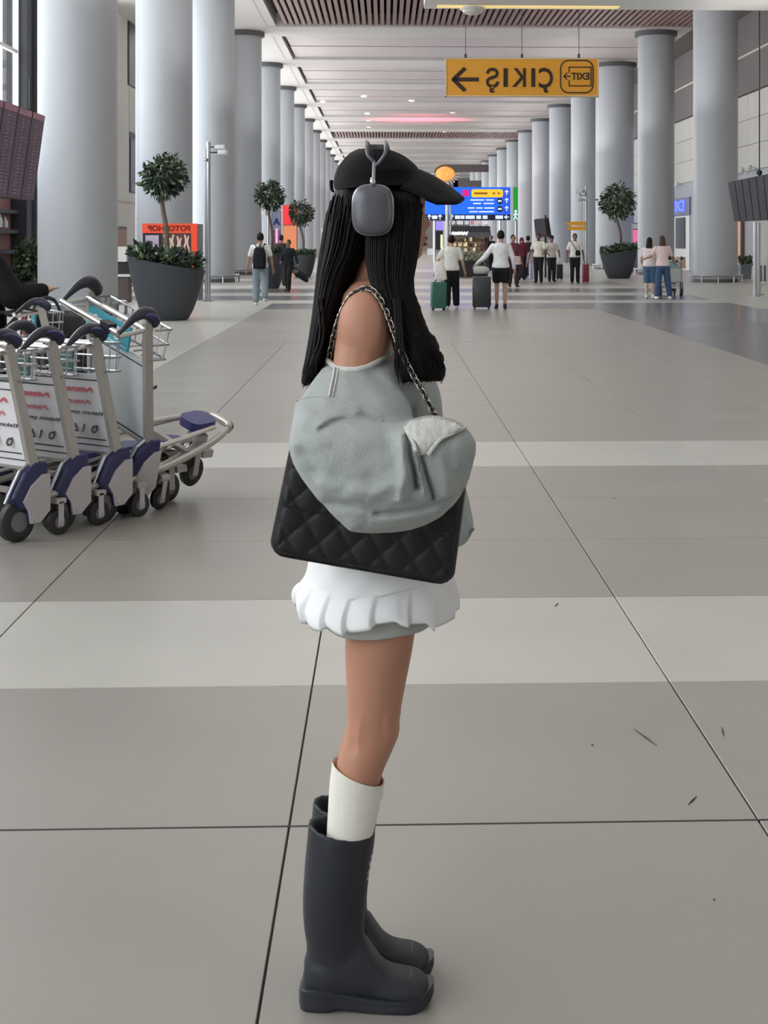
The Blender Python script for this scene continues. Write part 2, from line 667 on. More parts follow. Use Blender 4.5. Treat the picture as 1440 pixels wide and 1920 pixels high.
# glazed facades that bring the daylight in
def glazing(name, x, ya, yb, z0, z1, step, nz):
    b = MB()
    n = max(1, round((yb - ya) / step))
    ys = [ya + (yb - ya) * i / n for i in range(n + 1)]
    zs = [z0 + (z1 - z0) * i / nz for i in range(nz + 1)]
    for y in ys:
        b.span((x - 0.08, y - 0.05, z0), (x + 0.08, y + 0.05, z1))
    for z in zs:
        b.span((x - 0.06, ya, z - 0.05), (x + 0.06, yb, z + 0.05))
    o = b.build(name, M['white'])
    tag(o, kind='structure')
    for i in range(n):
        for k in range(nz):
            MB().span((x - 0.01, ys[i] + 0.05, zs[k] + 0.05), (x + 0.01, ys[i + 1] - 0.05, zs[k + 1] - 0.05)).build('pane', M['glass'], o)
    return o


glazing('window_3', -10.6, -7.9, 43.3, 3.25, CZ, 3.0, 2)
glazing('window_6', -10.6, 46.2, 56.7, 0.0, CZ, 5.0, 2)
glazing('window_4', -10.6, 66.0, 226, 0.0, CZ, 20.0, 1)
wf = tag(MB().span((-4.6, -8.4, 0), (15, -8.0, CZ + 0.8)).span((-11, -8.4, CZ), (-4.6, -8.0, CZ + .8)).build('wall_front', mat('wall_front_grey', (120, 118, 116), 0.7)), kind='structure')  # unseen wall behind the camera, added to hold back frontal light
b = MB()
_xs = [-10.6 + 2.0 * i for i in range(4)]
for x in _xs:
    b.span((x - .05, -8.3, 0), (x + .05, -8.1, CZ))
for z in (0.05, 3.5, 7.0, CZ - .05):
    b.span((-10.6, -8.27, z - .05), (-4.6, -8.13, z + .05))
w5 = tag(b.build('window_5', M['white']), kind='structure')  # unseen glazing, its width shaped for the light on the young woman
for i in range(3):
    for z0, z1 in ((.1, 3.45), (3.55, 6.95), (7.05, CZ - .1)):
        MB().span((_xs[i] + .05, -8.21, z0), (_xs[i + 1] - .05, -8.19, z1)).build('pane', M['glass'], w5)
# shop front under the left facade
sf = tag(MB().span((-11.4, -8, 0), (-10.75, 43.3, 3.2)).build('wall_left_lower', M['shop_rose']), kind='structure')
for z in (0.5, 1.17, 1.74, 2.3, 3.1):
    MB().span((-10.75, -8, z - 0.05), (-10.5, 43.3, z + 0.05)).build('rail', M['dark_metal'], sf)
for i, (y, z, hh) in enumerate(((41.3, 2.36, 0.32), (41.6, 1.8, 0.4), (41.2, 1.23, 0.36), (42.2, 1.8, 0.3), (41.5, 0.56, 0.45))):
    t = MB().loft([ell((0, 0, q * hh), r, r, 10) for q, r in ((0, 0.08), (0.55, 0.08), (0.75, 0.035), (1.0, 0.035))])
    o = t.build('bottle', mat('pale_bottle', (206, 214, 210), 0.2), None, smooth=True)
    o.location = (-10.63, y, z + 0.05)
    tag(o, ('pale round bottle on the highest shelf of the rose shop front', 'tall pale bottle on the second shelf, left one, at the left picture edge',
            'pale bottle on the third shelf of the rose shop front', 'shorter pale bottle on the second shelf nearer the dark pier',
            'tallest pale bottle on the lowest shelf of the rose shop front')[i], 'bottle', 'bottles on the shop shelves')

# right wall
wr = MB().span((14.75, -6, 0), (15.0, 226, CZ + 0.2)).build('wall_right', M['grout'])
tag(wr, kind='structure')
MB().span((14.7, -6, 0), (14.75, 56, 7.4)).build('wall_panel', M['wall_grey'], wr)
for i in range(14):
    for k in range(3):
        y0 = 56 + 3.9 * i
        MB().span((14.68, y0 + 0.012, 4.3 + 1.035 * k + 0.01), (14.75, y0 + 3.9 - 0.012, 4.3 + 1.035 * (k + 1) - 0.01)).build('wall_panel', M['wall_grey'], wr)
MB().span((14.68, 56, 0), (14.75, 226, 4.29)).build('wall_base', mat('shop_fascia', (166, 170, 176), 0.5, var=0.04), wr)
MB().span((14.68, 110.7, 4.3), (14.75, 226, 7.4)).build('wall_panel', M['wall_grey'], wr)
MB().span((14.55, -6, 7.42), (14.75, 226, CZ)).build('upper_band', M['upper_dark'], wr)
MB().span((14.5, -6, 8.9), (14.56, 226, 8.98)).build('rail', M['wall_grey'], wr)


def rbox(name, px0, px1, py0, py1, th, m, parent):
    """box on the right wall between two pixel columns / rows of the photograph"""
    ya, yb = 14.68 * FOC / (px1 - 722), 14.68 * FOC / (px0 - 722)
    ym = (ya + yb) / 2
    return MB().span((14.68 - th, ya, max(0.0, zl(py1, ym))), (14.69, yb, zl(py0, ym))).build(name, m, parent)


door = tag(rbox('door_2', 1264, 1298, 405, 506, 0.06, M['white'], None), kind='structure')
rbox('pane', 1273, 1291, 408, 466, 0.09, M['dark_glass'], door)
rbox('kick_panel', 1273, 1291, 482, 503, 0.09, M['wood'], door)
bs = thing('shop_sign', 'blue lit shop sign above the white door on the right wall', 'sign', (14.6, 74, 3))
o = rbox('backing', 1262, 1299, 371, 404, 0.08, mat('sign_backing', (120, 126, 150), 0.5), None)
o.location = (0, 0, 0)
o.parent = bs
o.matrix_parent_inverse = Matrix.Translation((-14.6, -74, -3))
blue_glow = mat('blue_sign_light', (90, 110, 250), 0.4, var=0, emit=(80, 100, 255), estr=1.6)
text('lettering', 'DIŞ', 1.0, blue_glow, bs, (-0.03, 0.1, 0.12), (0, 0, -pi / 2), bold=0.02, depth=0.03, fit=(3.6, 0.75))

# end wall of the concourse, with the nested dark frames around the far opening
we = tag(MB().span((-11, 226, 0), (15, 226.4, CZ + 0.8)).build('wall_back', mat('far_wall', (150, 142, 140), 0.7)), kind='structure')
for i, (x0, x1, z1, y) in enumerate(((8.2, 13.2, 8.6, 178), (6.5, 13.2, 9.6, 160))):
    MB().span((x0, y, z1 - 0.8), (x1, y + 0.6, z1)).span((x0, y, 0), (x0 + 0.5, y + 0.6, z1)).build('frame', mat('far_frame', (92, 84, 84), 0.6), we)

# ---------------------------------------------------------------- columns
def column(x, y, r, label, near):
    t = thing('column', label, 'column', (x, y, 0), group='round concourse columns')
    MB().loft([ell((0, 0, z), r, r, 48) for z in (0, 3, 6.0, 9, CZ - 0.12)]).build('shaft', M['column'], t, smooth=True)
    MB().loft([ell((0, 0, z), q, q, 40) for z, q in ((CZ - 0.22, r + 0.005), (CZ - 0.2, r + 0.13), (CZ - 0.12, r + 0.13), (CZ, r + 0.13))]).build(
        'reveal_ring', M['column_cap'], t, smooth=True, angle=30)
    if near:
        MB().tube(ell((0, 0, 0.24), r + 0.16, r + 0.16, 40), 0.035, 8, loop=True).build('guard_rail', M['steel'], t, smooth=True)
        for i in range(10):
            a = 2 * pi * i / 10 + 0.2
            MB().cyl(((r + 0.16) * cos(a), (r + 0.16) * sin(a), 0), ((r + 0.16) * cos(a), (r + 0.16) * sin(a), 0.22), 0.03, 8).build('rail_foot', M['steel'], t)
        MB().loft([ell((0, 0, z), r + 0.02, r + 0.02, 40) for z in (0, 0.12)]).build('plinth', M['column_cap'], t, smooth=True)
    return t


_ord = ['nearest', 'second', 'third', 'fourth', 'fifth', 'sixth', 'seventh', 'eighth', 'ninth', 'tenth', 'eleventh', 'twelfth',
        'thirteenth', 'fourteenth', 'fifteenth', 'sixteenth']
for k in range(0, 15):
    column(-6.16, 30.2 + 11.7 * k, 0.785, 'grey round column, %s in the row left of the aisle' % _ord[k], k < 4)
for n, k in enumerate(range(2, 15)):
    column(11.78, 29.5 + 11.7 * k, 0.98 if k == 4 else 0.79, ('thicker grey round column behind the right planter, third in the right row' if k == 4 else
           'grey round column, %s in the row right of the aisle' % _ord[n]), k < 5)

# ================================================================ things of the concourse
def face(px, py, d, cx, cy):
    """offset in a camera-facing panel's own X/Z from its centre pixel"""
    return ((px - cx) * d / FOC, -(py - cy) * d / FOC)


def panel_root(name, label, cat, cx, cy, d, group=None):
    return thing(name, label, cat, W(cx, cy, d), -YAW, group)


def pbox(name, m, root, px0, py0, px1, py1, d, cx, cy, y0, y1, smooth=False):
    a, b = face(px0, py1, d, cx, cy), face(px1, py0, d, cx, cy)
    return MB().span((a[0], y0, a[1]), (b[0], y1, b[1])).build(name, m, root)


# ---- hanging exit sign
SX, SY, SD = 978.5, 145.0, 44.0
sign = panel_root('exit_sign', 'yellow hanging exit sign with mirrored lettering and an arrow', 'sign', SX, SY, SD)
pbox('board', M['yellow'], sign, 837, 111, 1120, 179, SD, SX, SY, 0.0, 0.22)
b = MB()
for q in ((834, 109, 837, 181), (1120, 109, 1123, 181), (834, 109, 1123, 111), (834, 179, 1123, 181)):
    a1, b1 = face(q[0], q[3], SD, SX, SY), face(q[2], q[1], SD, SX, SY)
    b.span((a1[0], -0.03, a1[1]), (b1[0], 0.25, b1[1]))
b.build('frame', mat('sign_frame', (226, 205, 160), 0.4), sign)
for px in (873, 979, 1086):
    x, _ = face(px, 0, SD, SX, SY)
    MB().cyl((x, 0.1, 0.56), (x, 0.1, 4.2), 0.010, 6).cyl((x, 0.1, 0.55), (x, 0.1, 0.70), 0.035, 8).build('suspension_wire', M['dark_metal'], sign)


def strokes(name, segs, w, m, root, d, cx, cy, y=-0.02):
    b = MB()
    for (xa, ya), (xb, yb) in segs:
        p, q = Vector((*face(xa, ya, d, cx, cy), 0)), Vector((*face(xb, yb, d, cx, cy), 0))
        t = (q - p)
        n = Vector((-t.y, t.x, 0)).normalized() * (w * d / FOC / 2)
        e = t.normalized() * (w * d / FOC * 0.25)
        c = [p - e + n, p - e - n, q + e - n, q + e + n]
        b.add([Vector((v.x, y, v.y)) for v in c] + [Vector((v.x, 0.01, v.y)) for v in c],
              [(0, 1, 2, 3), (7, 6, 5, 4), (0, 4, 5, 1), (1, 5, 6, 2), (2, 6, 7, 3), (3, 7, 4, 0)])
    return b.build(name, m, root)


strokes('arrow', [((851, 149), (896, 149)), ((850, 149), (871, 129)), ((850, 149), (871, 169))], 7.5, M['ink'], sign, SD, SX, SY)
x, z = face(974.5, 146, SD, SX, SY)
for ch, a, b2, top, bot in (('Ş', 911, 936, 127, 174), ('I', 944, 952, 128, 163), ('K', 960, 986, 128, 163), ('I', 996, 1003.5, 128, 163), ('Ç', 1010, 1037, 127, 174)):
    x, z = face((a + b2) / 2, (top + bot) / 2, SD, SX, SY)
    text('letter', ch, 0.6, M['ink'], sign, (x, -0.012, z), bold=0.012, depth=0.01, fit=((b2 - a) * SD / FOC, (bot - top) * SD / FOC))


def round_rect(x0, y0, x1, y1, r, n=6):
    out = []
    for cx, cy, a0 in ((x1 - r, y1 - r, 0), (x0 + r, y1 - r, 90), (x0 + r, y0 + r, 180), (x1 - r, y0 + r, 270)):
        for i in range(n + 1):
            a = math.radians(a0 + 90 * i / n)
            out.append((cx + r * cos(a), cy + r * sin(a)))
    return out


rr = round_rect(1051, 113.5, 1112, 174, 15)
strokes('pictogram_outline', [(rr[i], rr[(i + 1) % len(rr)]) for i in range(len(rr))], 2.2, M['ink'], sign, SD, SX, SY)
strokes('pictogram_door', [((1067, 136), (1067, 126)), ((1067, 126), (1108, 126)), ((1108, 126), (1108, 161)), ((1108, 161), (1067, 161)), ((1067, 161), (1067, 151))],
        2.0, M['ink'], sign, SD, SX, SY)
strokes('pictogram_arrow', [((1057, 143), (1069, 143)), ((1057, 143), (1063, 137)), ((1057, 143), (1063, 149))], 2.2, M['ink'], sign, SD, SX, SY)
x, z = face(1088, 143, SD, SX, SY)
text('letter', 'EXIT', 0.3, M['ink'], sign, (x, -0.012, z), bold=0.008, depth=0.01, fit=(34 * SD / FOC, 13 * SD / FOC))

# ---- plants
M['leaf'] = mat('leaf', (74, 96, 68), 0.5, var=0.35, scale=3)
M['leaf2'] = mat('leaf_pale', (132, 148, 118), 0.5, var=0.3, scale=3)
M['leaf_dark'] = mat('leaf_dark', (38, 54, 42), 0.5, var=0.3, scale=3)
M['bark'] = mat('bark', (108, 98, 86), 0.8, var=0.2, scale=10, bump=0.4)
M['pot'] = mat('pot_charcoal', (62, 66, 72), 0.6, var=0.05, bump=0.1)
M['soil'] = mat('soil', (48, 40, 34), 0.9, var=0.3)


def leaves(name, pts, size, mats, parent, seed=1, droop=0.4):
    r = random.Random(seed)
    b = MB()
    for p, out in pts:
        b.cur = 0 if r.random() < 0.62 else (1 if r.random() < 0.6 else 2)
        d = (Vector(out) + Vector((r.uniform(-.8, .8), r.uniform(-.8, .8), r.uniform(-.8, .5) - droop))).normalized()
        s = d.cross(Vector((r.uniform(-1, 1), r.uniform(-1, 1), r.uniform(-1, 1))))
        if s.length < 1e-3:
            continue
        s.normalize()
        n = d.cross(s)
        L = size * r.uniform(0.7, 1.25)
        w = L * 0.24
        p = Vector(p)
        b.add([p, p + d * L * .45 + s * w + n * w * .4, p + d * L, p + d * L * .45 - s * w + n * w * .4, p + d * L * .5], [(0, 1, 4), (1, 2, 4), (2, 3, 4), (3, 0, 4)])
    o = b.build(name, mats, parent)
    o['kind'] = 'stuff'
    return o


def ballpts(c, r, n, seed):
    q = random.Random(seed)
    out = []
    for _ in range(n):
        v = Vector((q.gauss(0, 1), q.gauss(0, 1), q.gauss(0, 1))).normalized()
        rad = q.uniform(0.45, 1.0) * (1 + 0.16 * noise.noise(v * 2.2 + Vector((seed, 0, 0))))
        out.append((Vector(c) + Vector((v.x * r[0], v.y * r[1], v.z * r[2])) * rad, v))
    return out


def planter_tree(label, px, py, top_w, bot_w, h_l, h_r, ball_px, ball_r, seed, flip=1, d=None, trunk_px=None, shrub=True, pale=False):
    d = d or FOC * CAMH / (py - HY)
    base = W(px, HY, d)
    t = thing('potted_tree', label, 'plant', (base.x, base.y, 0), -YAW, 'planters with round trees')
    s = d / FOC
    rt, rb = top_w * s / 2, bot_w * s / 2
    zl_, zr_ = CAMH - (h_l - HY) * s, CAMH - (h_r - HY) * s
    zm, slope = (zl_ + zr_) / 2, (zr_ - zl_) / 2 / rt
    prof = [(0, 0.96), (0.02, 1.0), (0.2, 1.0), (0.4, 1.0), (0.6, 1.0), (0.8, 1.0), (1.0, 1.0)]
    rings = []
    for q, k in prof:
        r = (rb + (rt - rb) * (q ** 0.62)) * k
        rings.append([Vector((p.x, p.y, zm * q + slope * p.x * q ** 1.5)) for p in ell((0, 0, 0), r, r * 0.8, 36)])
    r = rt - 0.05
    for dz, k in ((0.0, 1), (-0.12, 0.98)):
        rings.append([Vector((p.x * k, p.y * k, zm + slope * p.x + dz)) for p in ell((0, 0, 0), r, r * 0.8, 36)])
    pot = MB().loft(rings).build('pot', M['pot'], t, smooth=True, angle=50)
    MB().loft([[Vector((p.x, p.y, zm + slope * p.x + dz)) for p in ell((0, 0, 0), r * .98, r * .78, 24)] for dz in (-0.1, -0.07)]).build('soil', M['soil'], t)
    bx, bz = (ball_px[0] - px) * s, CAMH - (ball_px[1] - HY) * s
    tx = ((trunk_px or px) - px) * s
    q = curve([(tx, 0, zm - 0.1), (tx + 0.02, 0.02, zm + (bz - zm) * .35), (bx - 0.03, 0, zm + (bz - zm) * .7), (bx, 0, bz + 0.1)], 12)
    MB().tube(q, [0.055 - 0.02 * i / 11 for i in range(12)], 8).build('trunk', M['bark'], t, smooth=True)
    br = MB()
    rr_ = random.Random(seed)
    for i in range(14):
        v = Vector((rr_.gauss(0, 1), rr_.gauss(0, 1), rr_.uniform(-.2, 1.2))).normalized()
        br.tube([Vector((bx, 0, bz - ball_r * s * .5)), Vector((bx, 0, bz)) + v * ball_r * s * .75], [0.018, 0.006], 5)
    br.build('branches', M['bark'], t)['kind'] = 'stuff'
    lm = [M['leaf_dark'], M['leaf'], M['leaf2']] if not pale else [M['leaf'], M['leaf_dark'], M['leaf2']]
    R = ball_r * s
    leaves('foliage', ballpts((bx, 0, bz), (R, R, R * .97), 1000, seed), max(0.13, R * .26), lm, t, seed)
    if shrub:
        pts = []
        for i in range(620):
            a, rad = rr_.uniform(0, 2 * pi), sqrt(rr_.random()) * rt * .92
            x, y = rad * cos(a), rad * .78 * sin(a)
            pts.append((Vector((x, y, zm + slope * x + rr_.uniform(0.0, 0.30) * (1 - .3 * rad / rt) * rt / .72 - .03)), Vector((x * .6, y * .6, .7))))
        leaves('underplanting', pts, 0.17 * rt / .72, lm, t, seed + 5, droop=0.1)
    return t


planter_tree('large charcoal planter with a round tree in front of the orange photo booth', 312, 600, 146, 76, 480, 507, (307, 330), 41, 3, trunk_px=310)
planter_tree('planter tree right of the walking man with the backpack', 509, 541, 56, 26, 482, 472, (506, 367), 27, 5)
planter_tree('smallest planter tree beside the red lit totem', 568, 520, 50, 26, 480, 476, (564, 399), 24, 8)
planter_tree('charcoal planter tree beside the thick column on the right', 1160, 522, 70, 38, 478, 466, (1157, 377), 33, 11, trunk_px=1163, pale=True)

q = W(58, HY, 41.5)
t = thing('potted_shrub', 'tall bushy shrub in a dark pot at the dark pier on the left', 'plant', (q.x, q.y, 0))
MB().loft([ell((0, 0, z), a, a, 20) for z, a in ((0, .26), (.35, .32), (.37, .32), (.37, .28), (.33, .27))]).build('pot', M['pot'], t, smooth=True)
MB().loft([ell((0, 0, z), .275, .275, 16) for z in (.3, .34)]).build('soil', M['soil'], t)
pts = ballpts((0, 0, 0.95), (0.42, 0.4, 0.55), 900, 21)
leaves('foliage', pts, 0.19, [M['leaf'], M['leaf_dark'], M['leaf2']], t, 21)
MB().tube([(0, 0, .3), (0.03, 0, .7), (0, 0, 1.1)], 0.03, 6).build('stem', M['bark'], t)

q = W(1397, HY, 57.5)
t = thing('planter_box', 'square grey planter with green shrubs beside the nearest right column', 'plant', (q.x, q.y, 0), -YAW)
MB().loft([[Vector((sx * a, sy * a, z)) for sx, sy in ((-1, -1), (1, -1), (1, 1), (-1, 1))] for a, z in ((.19, 0), (.22, .56), (.2, .56), (.19, .48))]).build('box', mat('zinc', (110, 116, 124), .5), t)
rq = random.Random(31)
leaves('foliage', [(Vector((rq.uniform(-.22, .22), rq.uniform(-.2, .2), rq.uniform(.5, .8))), Vector((0, 0, 1))) for _ in range(260)], .15, [M['leaf'], M['leaf2'], M['leaf_dark']], t, 31, droop=0)

q = W(884, HY, 60.5)
t = thing('planter_trough', 'long black trough with pale shrubs before the bright shop', 'plant', (q.x, q.y, 0), -YAW)
MB().span((-.66, -.3, 0), (.66, .3, .66)).build('trough', M['black'], t)
leaves('foliage', [(Vector((rq.uniform(-.62, .62), rq.uniform(-.25, .25), rq.uniform(.62, .95))), Vector((0, 0, 1))) for _ in range(380)], .16,
       [mat('pale_bloom', (186, 182, 164), .6), M['leaf2'], mat('pale_bloom_b', (150, 146, 122), .6)], t, 33, droop=0)

# ---- photo booth behind the big planter
bx, by, bd = 321, 470, 38.0
booth = panel_root('photo_booth', 'orange photo booth with mirrored lettering behind the large planter', 'booth', bx, by, bd)
z0 = -(W(bx, by, bd).z)
orange = mat('booth_orange', (232, 78, 44), .45, var=.04, emit=(240, 80, 40), estr=.25)
a, b2 = face(268, 420, bd, bx, by), face(372, 420, bd, bx, by)
MB().span((a[0], .02, z0), (b2[0], .75, a[1])).build('cabinet', mat('booth_grey', (140, 132, 140), .5), booth)
pbox('fascia', orange, booth, 267, 419, 370, 437, bd, bx, by, -.03, .04)
pbox('side_strip', orange, booth, 359, 437, 370, 520, bd, bx, by, -.025, .04)
pbox('poster_frame', M['black'], booth, 268, 437, 303, 520, bd, bx, by, -.02, .04)
pbox('poster', mat('portrait_paper', (188, 172, 196), .5, var=.12, scale=2.5, emit=(188, 172, 196), estr=.12), booth, 273, 441, 298, 486, bd, bx, by, -.03, .0)
pm = mat('poster_plum', (78, 54, 76), .6)
for (px, py, rx, rz) in ((282, 456, .07, .065), (292, 466, .05, .07), (281, 470, .09, .07), (290, 479, .1, .06)):
    x, z = face(px, py, bd, bx, by)
    MB().loft([[Vector((p.x, y, p.y)) for p in ell((x, z, 0), rx, rz, 12)] for y in (-.036, -.028)]).build('portrait_shape', pm if py < 470 else mat('poster_grey', (150, 138, 150), .6), booth)
pbox('print_wall', mat('print_brown', (96, 62, 50), .5), booth, 303, 437, 359, 520, bd, bx, by, -.02, .04)
cream = mat('print_cream', (238, 218, 206), .5, var=0.03)
b = MB()
for i, px in enumerate((308, 313, 319, 326, 333, 340, 347, 354)):
    x, z = face(px, 440 + (i % 3) * 3, bd, bx, by)
    pth = curve([(x, -.03, z), (x + .03 * (-1) ** i, -.03, z - .18), (x - .025 * (-1) ** i, -.03, z - .38), (x + .03, -.03, z - .6)], 10)
    b.tube(pth, .026, 6)
b.build('wave_pattern', cream, booth, smooth=True)['kind'] = 'stuff'
x, z = face(317, 428, bd, bx, by)
text('lettering', 'FOTOSHOP', .2, mat('booth_ink', (112, 22, 16), .5), booth, (x, -.036, z), bold=.006, depth=.006, fit=(80 * bd / FOC, 11 * bd / FOC))

# ---- counter and post between the first column and the planter
q = W(231, HY, 36)
t = thing('service_desk', 'small dark service desk with a pale screen beside the nearest left column', 'desk', (q.x, q.y, 0), -YAW)
MB().span((-.16, -.2, 0), (.16, .25, .62)).build('cabinet', mat('desk_taupe', (92, 84, 80), .5), t)
MB().span((-.2, -.25, .62), (.2, .3, .68)).build('worktop', M['white'], t)
MB().span((-.17, -.16, .68), (.17, .2, .98)).build('back_shelf', M['dark_metal'], t)
MB().span((-.15, -.22, .98), (.12, -.1, 1.34)).build('screen', M['white'], t)

# ---- hanging departure boards
board_text = mat('board_text', (150, 142, 154), .5)
header_mauve = mat('header_mauve', (150, 96, 114), .4, var=.05, emit=(142, 92, 108), estr=.08)
def fids(label, root_loc, corners, n, screen_mat, rows, lit=True):
    t = thing('departure_board', label, 'screen', root_loc)
    o = Vector(root_loc)
    TL, TR, BR, BL = (Vector(c) - o for c in corners)
    nrm = (BL - TL).cross(TR - TL).normalized()
    fr = MB().quadslab([TL - nrm * .06, TR - nrm * .06, BR - nrm * .06, BL - nrm * .06], .12).build('housing', mat('board_housing', (52, 42, 48), .5), t)
    for i in range(n):
        u0, u1 = i / n + .006, (i + 1) / n - .006

        def P(u, v, off=0.0):
            return (TL + (TR - TL) * u) * (1 - v) + (BL + (BR - BL) * u) * v + nrm * off
        s = MB().quadslab([P(u0, .015, -.06), P(u1, .015, -.06), P(u1, .985, -.06), P(u0, .985, -.06)], -.09).build('screen', screen_mat, t)
        if not lit:
            continue
        b = MB()
        b.quadslab([P(u0 + .004, .02, .025), P(u1 - .004, .02, .025), P(u1 - .004, .085, .025), P(u0 + .004, .085, .025)], -.012)
        b.build('header_bar', header_mauve, s)
        b = MB()
        rq = random.Random(i)
        for k in range(rows):
            v = .13 + .83 * k / rows
            w = .010
            for (ua, ub) in ((.3, .3 + rq.uniform(.1, .3)), (.68, .68 + rq.uniform(.06, .16))):
                a0, a1 = u0 + (u1 - u0) * ua, u0 + (u1 - u0) * ub
                b.quadslab([P(a0, v, .03), P(a1, v, .03), P(a1, v + w, .03), P(a0, v + w, .03)], -.008)
        b.build('text_rows', board_text, s)['kind'] = 'stuff'
    return t


scr = mat('screen_mauve', (100, 82, 98), .5, spec=.3, var=.12, scale=1.2)
scr2 = mat('screen_slate', (62, 58, 65), .6, spec=.2, var=.12, scale=1.0)
yR, yT = 24.0, 20.0
def lp(px, py, y):
    p = W(px, py, 1.0) - Vector((0, 0, CAMH))
    k = y / p.y
    return Vector((p.x * k, y, CAMH + p.z * k))
A1, A2 = lp(82, 215, 24.0), lp(60, 378, 24.0)
B1, B2 = Vector((A1.x, 19.7, A1.z)), Vector((A2.x, 19.7, A2.z))
tb = fids('mauve hanging departure board at the left picture edge', (A1.x, 22.0, A1.z), (B1, A1, A2, B2), 5, scr, 22)
MB().cyl((0.02, -1.05, 0), (0.02, -1.05, CZ - A1.z), .02, 6).cyl((0.02, 1.0, 0), (0.02, 1.0, .5), .02, 6).build('hanger_rod', M['dark_metal'], tb)
C1, C2 = W(1366, 341, 47.0), W(1378, 416, 47.0)
D1, D2 = W(1478, 318, 42.5), W(1484, 412, 42.5)
tb = fids('dark slate departure board hanging at the right picture edge', tuple((C1 + D1) / 2), (C1, D1, D2, C2), 8, scr2, 14, False)
MB().cyl((0.05, -.1, 0), (0.05, -.1, CZ - C1.z - .2), .02, 6).ball((0.05, -.1, .1), .09, 8, 6).build('hanger_rod', M['dark_metal'], tb)
q = W(1015, HY, 60)
tb = fids('small slanted grey monitor board before the right columns', (q.x, q.y, 1.9), (W(1002, 411, 60), W(1022, 409, 59.3), W(1027, 444, 59.3), W(1006, 446, 60)), 1, scr2, 8, False)
MB().cyl((.18, .12, -1.9), (.18, .12, .6), .045, 8).build('post', M['dark_metal'], tb)

# ---- lamp and camera poles
def pole(name, label, px, py_base, py_top, heads, r=.05, cat='pole', conduit=True, d=None):
    d = d or FOC * CAMH / (py_base - HY)
    q = W(px, HY, d)
    s = d / FOC
    t = thing(name, label, cat, (q.x, q.y, 0), -YAW)
    top = CAMH - (py_top - HY) * s
    MB().cyl((0, 0, 0), (0, 0, top), r, 12).build('pole', M['steel'], t, smooth=True)
    MB().cyl((0, 0, 0), (0, 0, .03), r * 2.6, 16).build('base_plate', M['steel'], t)
    if conduit:
        MB().cyl((-.075, 0, .03), (-.075, 0, top - .15), .016, 8).build('conduit', M['steel'], t)
    for (hx, hy, w, h, key) in heads:
        x, z = (hx - px) * s, CAMH - (hy - HY) * s
        hd = MB().box((x, -.05, z), (w * s, .2, h * s)).build('lamp_head', M[key], t)
        MB().box((x, -.16, z), (w * s * .8, .03, h * s * .7)).build('lens', M['lamp'] if False else M['white'], hd)
        MB().cyl((0, 0, z), (x, -.05, z), .018, 6).build('bracket', M['dark_metal'], t)
    return t


pole('floodlight_pole', 'tall steel floodlight pole right of the photo booth', 391, 565, 266, [(413, 276, 20, 9, 'steel'), (418, 286, 17, 9, 'white'), (387, 300, 5, 5, 'dark_metal')])
pole('floodlight_pole', 'slim floodlight pole with white lamps beside the round tree behind the backpack man', 503, 530, 378, [(495, 394, 8, 20, 'white'), (497, 383, 5, 8, 'white')], .045)
pp = pole('floodlight_pole', 'floodlight pole carrying two yellow arrow boards on the right', 1099, 524, 350, [(1084, 358, 13, 9, 'white'), (1092, 364, 11, 6, 'dark_metal'), (1087, 375, 5, 5, 'dark_metal')], .045)
s = FOC * CAMH / 74 / FOC
for py in (419, 428):
    x0, x1, z, h = (1061 - 1099) * s, (1097 - 1099) * s, CAMH - (py - HY) * s, 3.6 * s
    MB().prism([(x0, z), (x0 + .14, z + h), (x1, z + h), (x1, z - h), (x0 + .14, z - h)], lambda u, v: (u, -.09, v), lambda u, v: (u, -.05, v)).build('arrow_board', M['yellow'], pp)
pole('signal_post', 'thin post with a small lit reader left of the young woman’s hair', 608, 522, 425, [(607, 432, 8, 8, 'white')], .04, conduit=False)
pole('support_post', 'white support post below the right departure board', 1416, 556, 416, [], .055, conduit=False)
pole('support_post', 'brown support post at the right picture edge', 1422, 553, 418, [], .06, conduit=False)
MBW = W(1431, HY, 52)
t = thing('roll_up_banner', 'blank white roll-up banner on dark feet at the right edge', 'banner', (MBW.x, MBW.y, 0), -YAW)
MB().span((-.12, -.01, .6), (.12, .01, 2.2)).build('sheet', M['white'], t)
for x in (-.08, .06):
    MB().span((x - .02, -.02, 0), (x + .02, .02, .62)).build('leg', M['black'], t)
MB().span((-.14, -.15, 0), (.14, .15, .05)).build('foot', M['white'], t)
t = thing('display_panel', 'peach coloured lit display panel on the right wall beside the column', 'panel', (14.6, 61.5, 0))
MB().span((-.05, -.75, .45), (.0, .75, 3.6)).build('panel', mat('peach_light', (222, 160, 120), .5, var=.04, emit=(226, 160, 116), estr=.35), t)
MB().span((-.06, .75, .2), (.02, .95, 3.7)).span((-.06, -.95, .2), (.02, -.75, 3.7)).span((-.06, -.95, .2), (.02, .95, .45)).build('frame', mat('brown_frame', (110, 92, 84), .5), t)
for i, (px, py) in enumerate(((1388, 322), (1406, 318), (1421, 314), (1272, 346), (1281, 345))):
    y = 14.68 * FOC / (px - 722)
    t = thing('wall_spotlight', ('white wall spotlight above the right departure board, nearest the column', 'white wall spotlight above the right departure board, middle of three',
              'white wall spotlight above the right departure board, at its hanger', 'white wall spotlight above the blue shop sign, farther one', 'white wall spotlight above the blue shop sign, nearer one')[i],
              'lamp', (14.68, y, zl(py, y)))
    MB().cyl((-.02, 0, 0), (-.22, 0, .02), .03, 6).build('arm', M['white'], t)
    MB().cyl((-.2, 0, .12), (-.3, 0, -.14), .09, 10, .12).build('shade', M['white'], t)

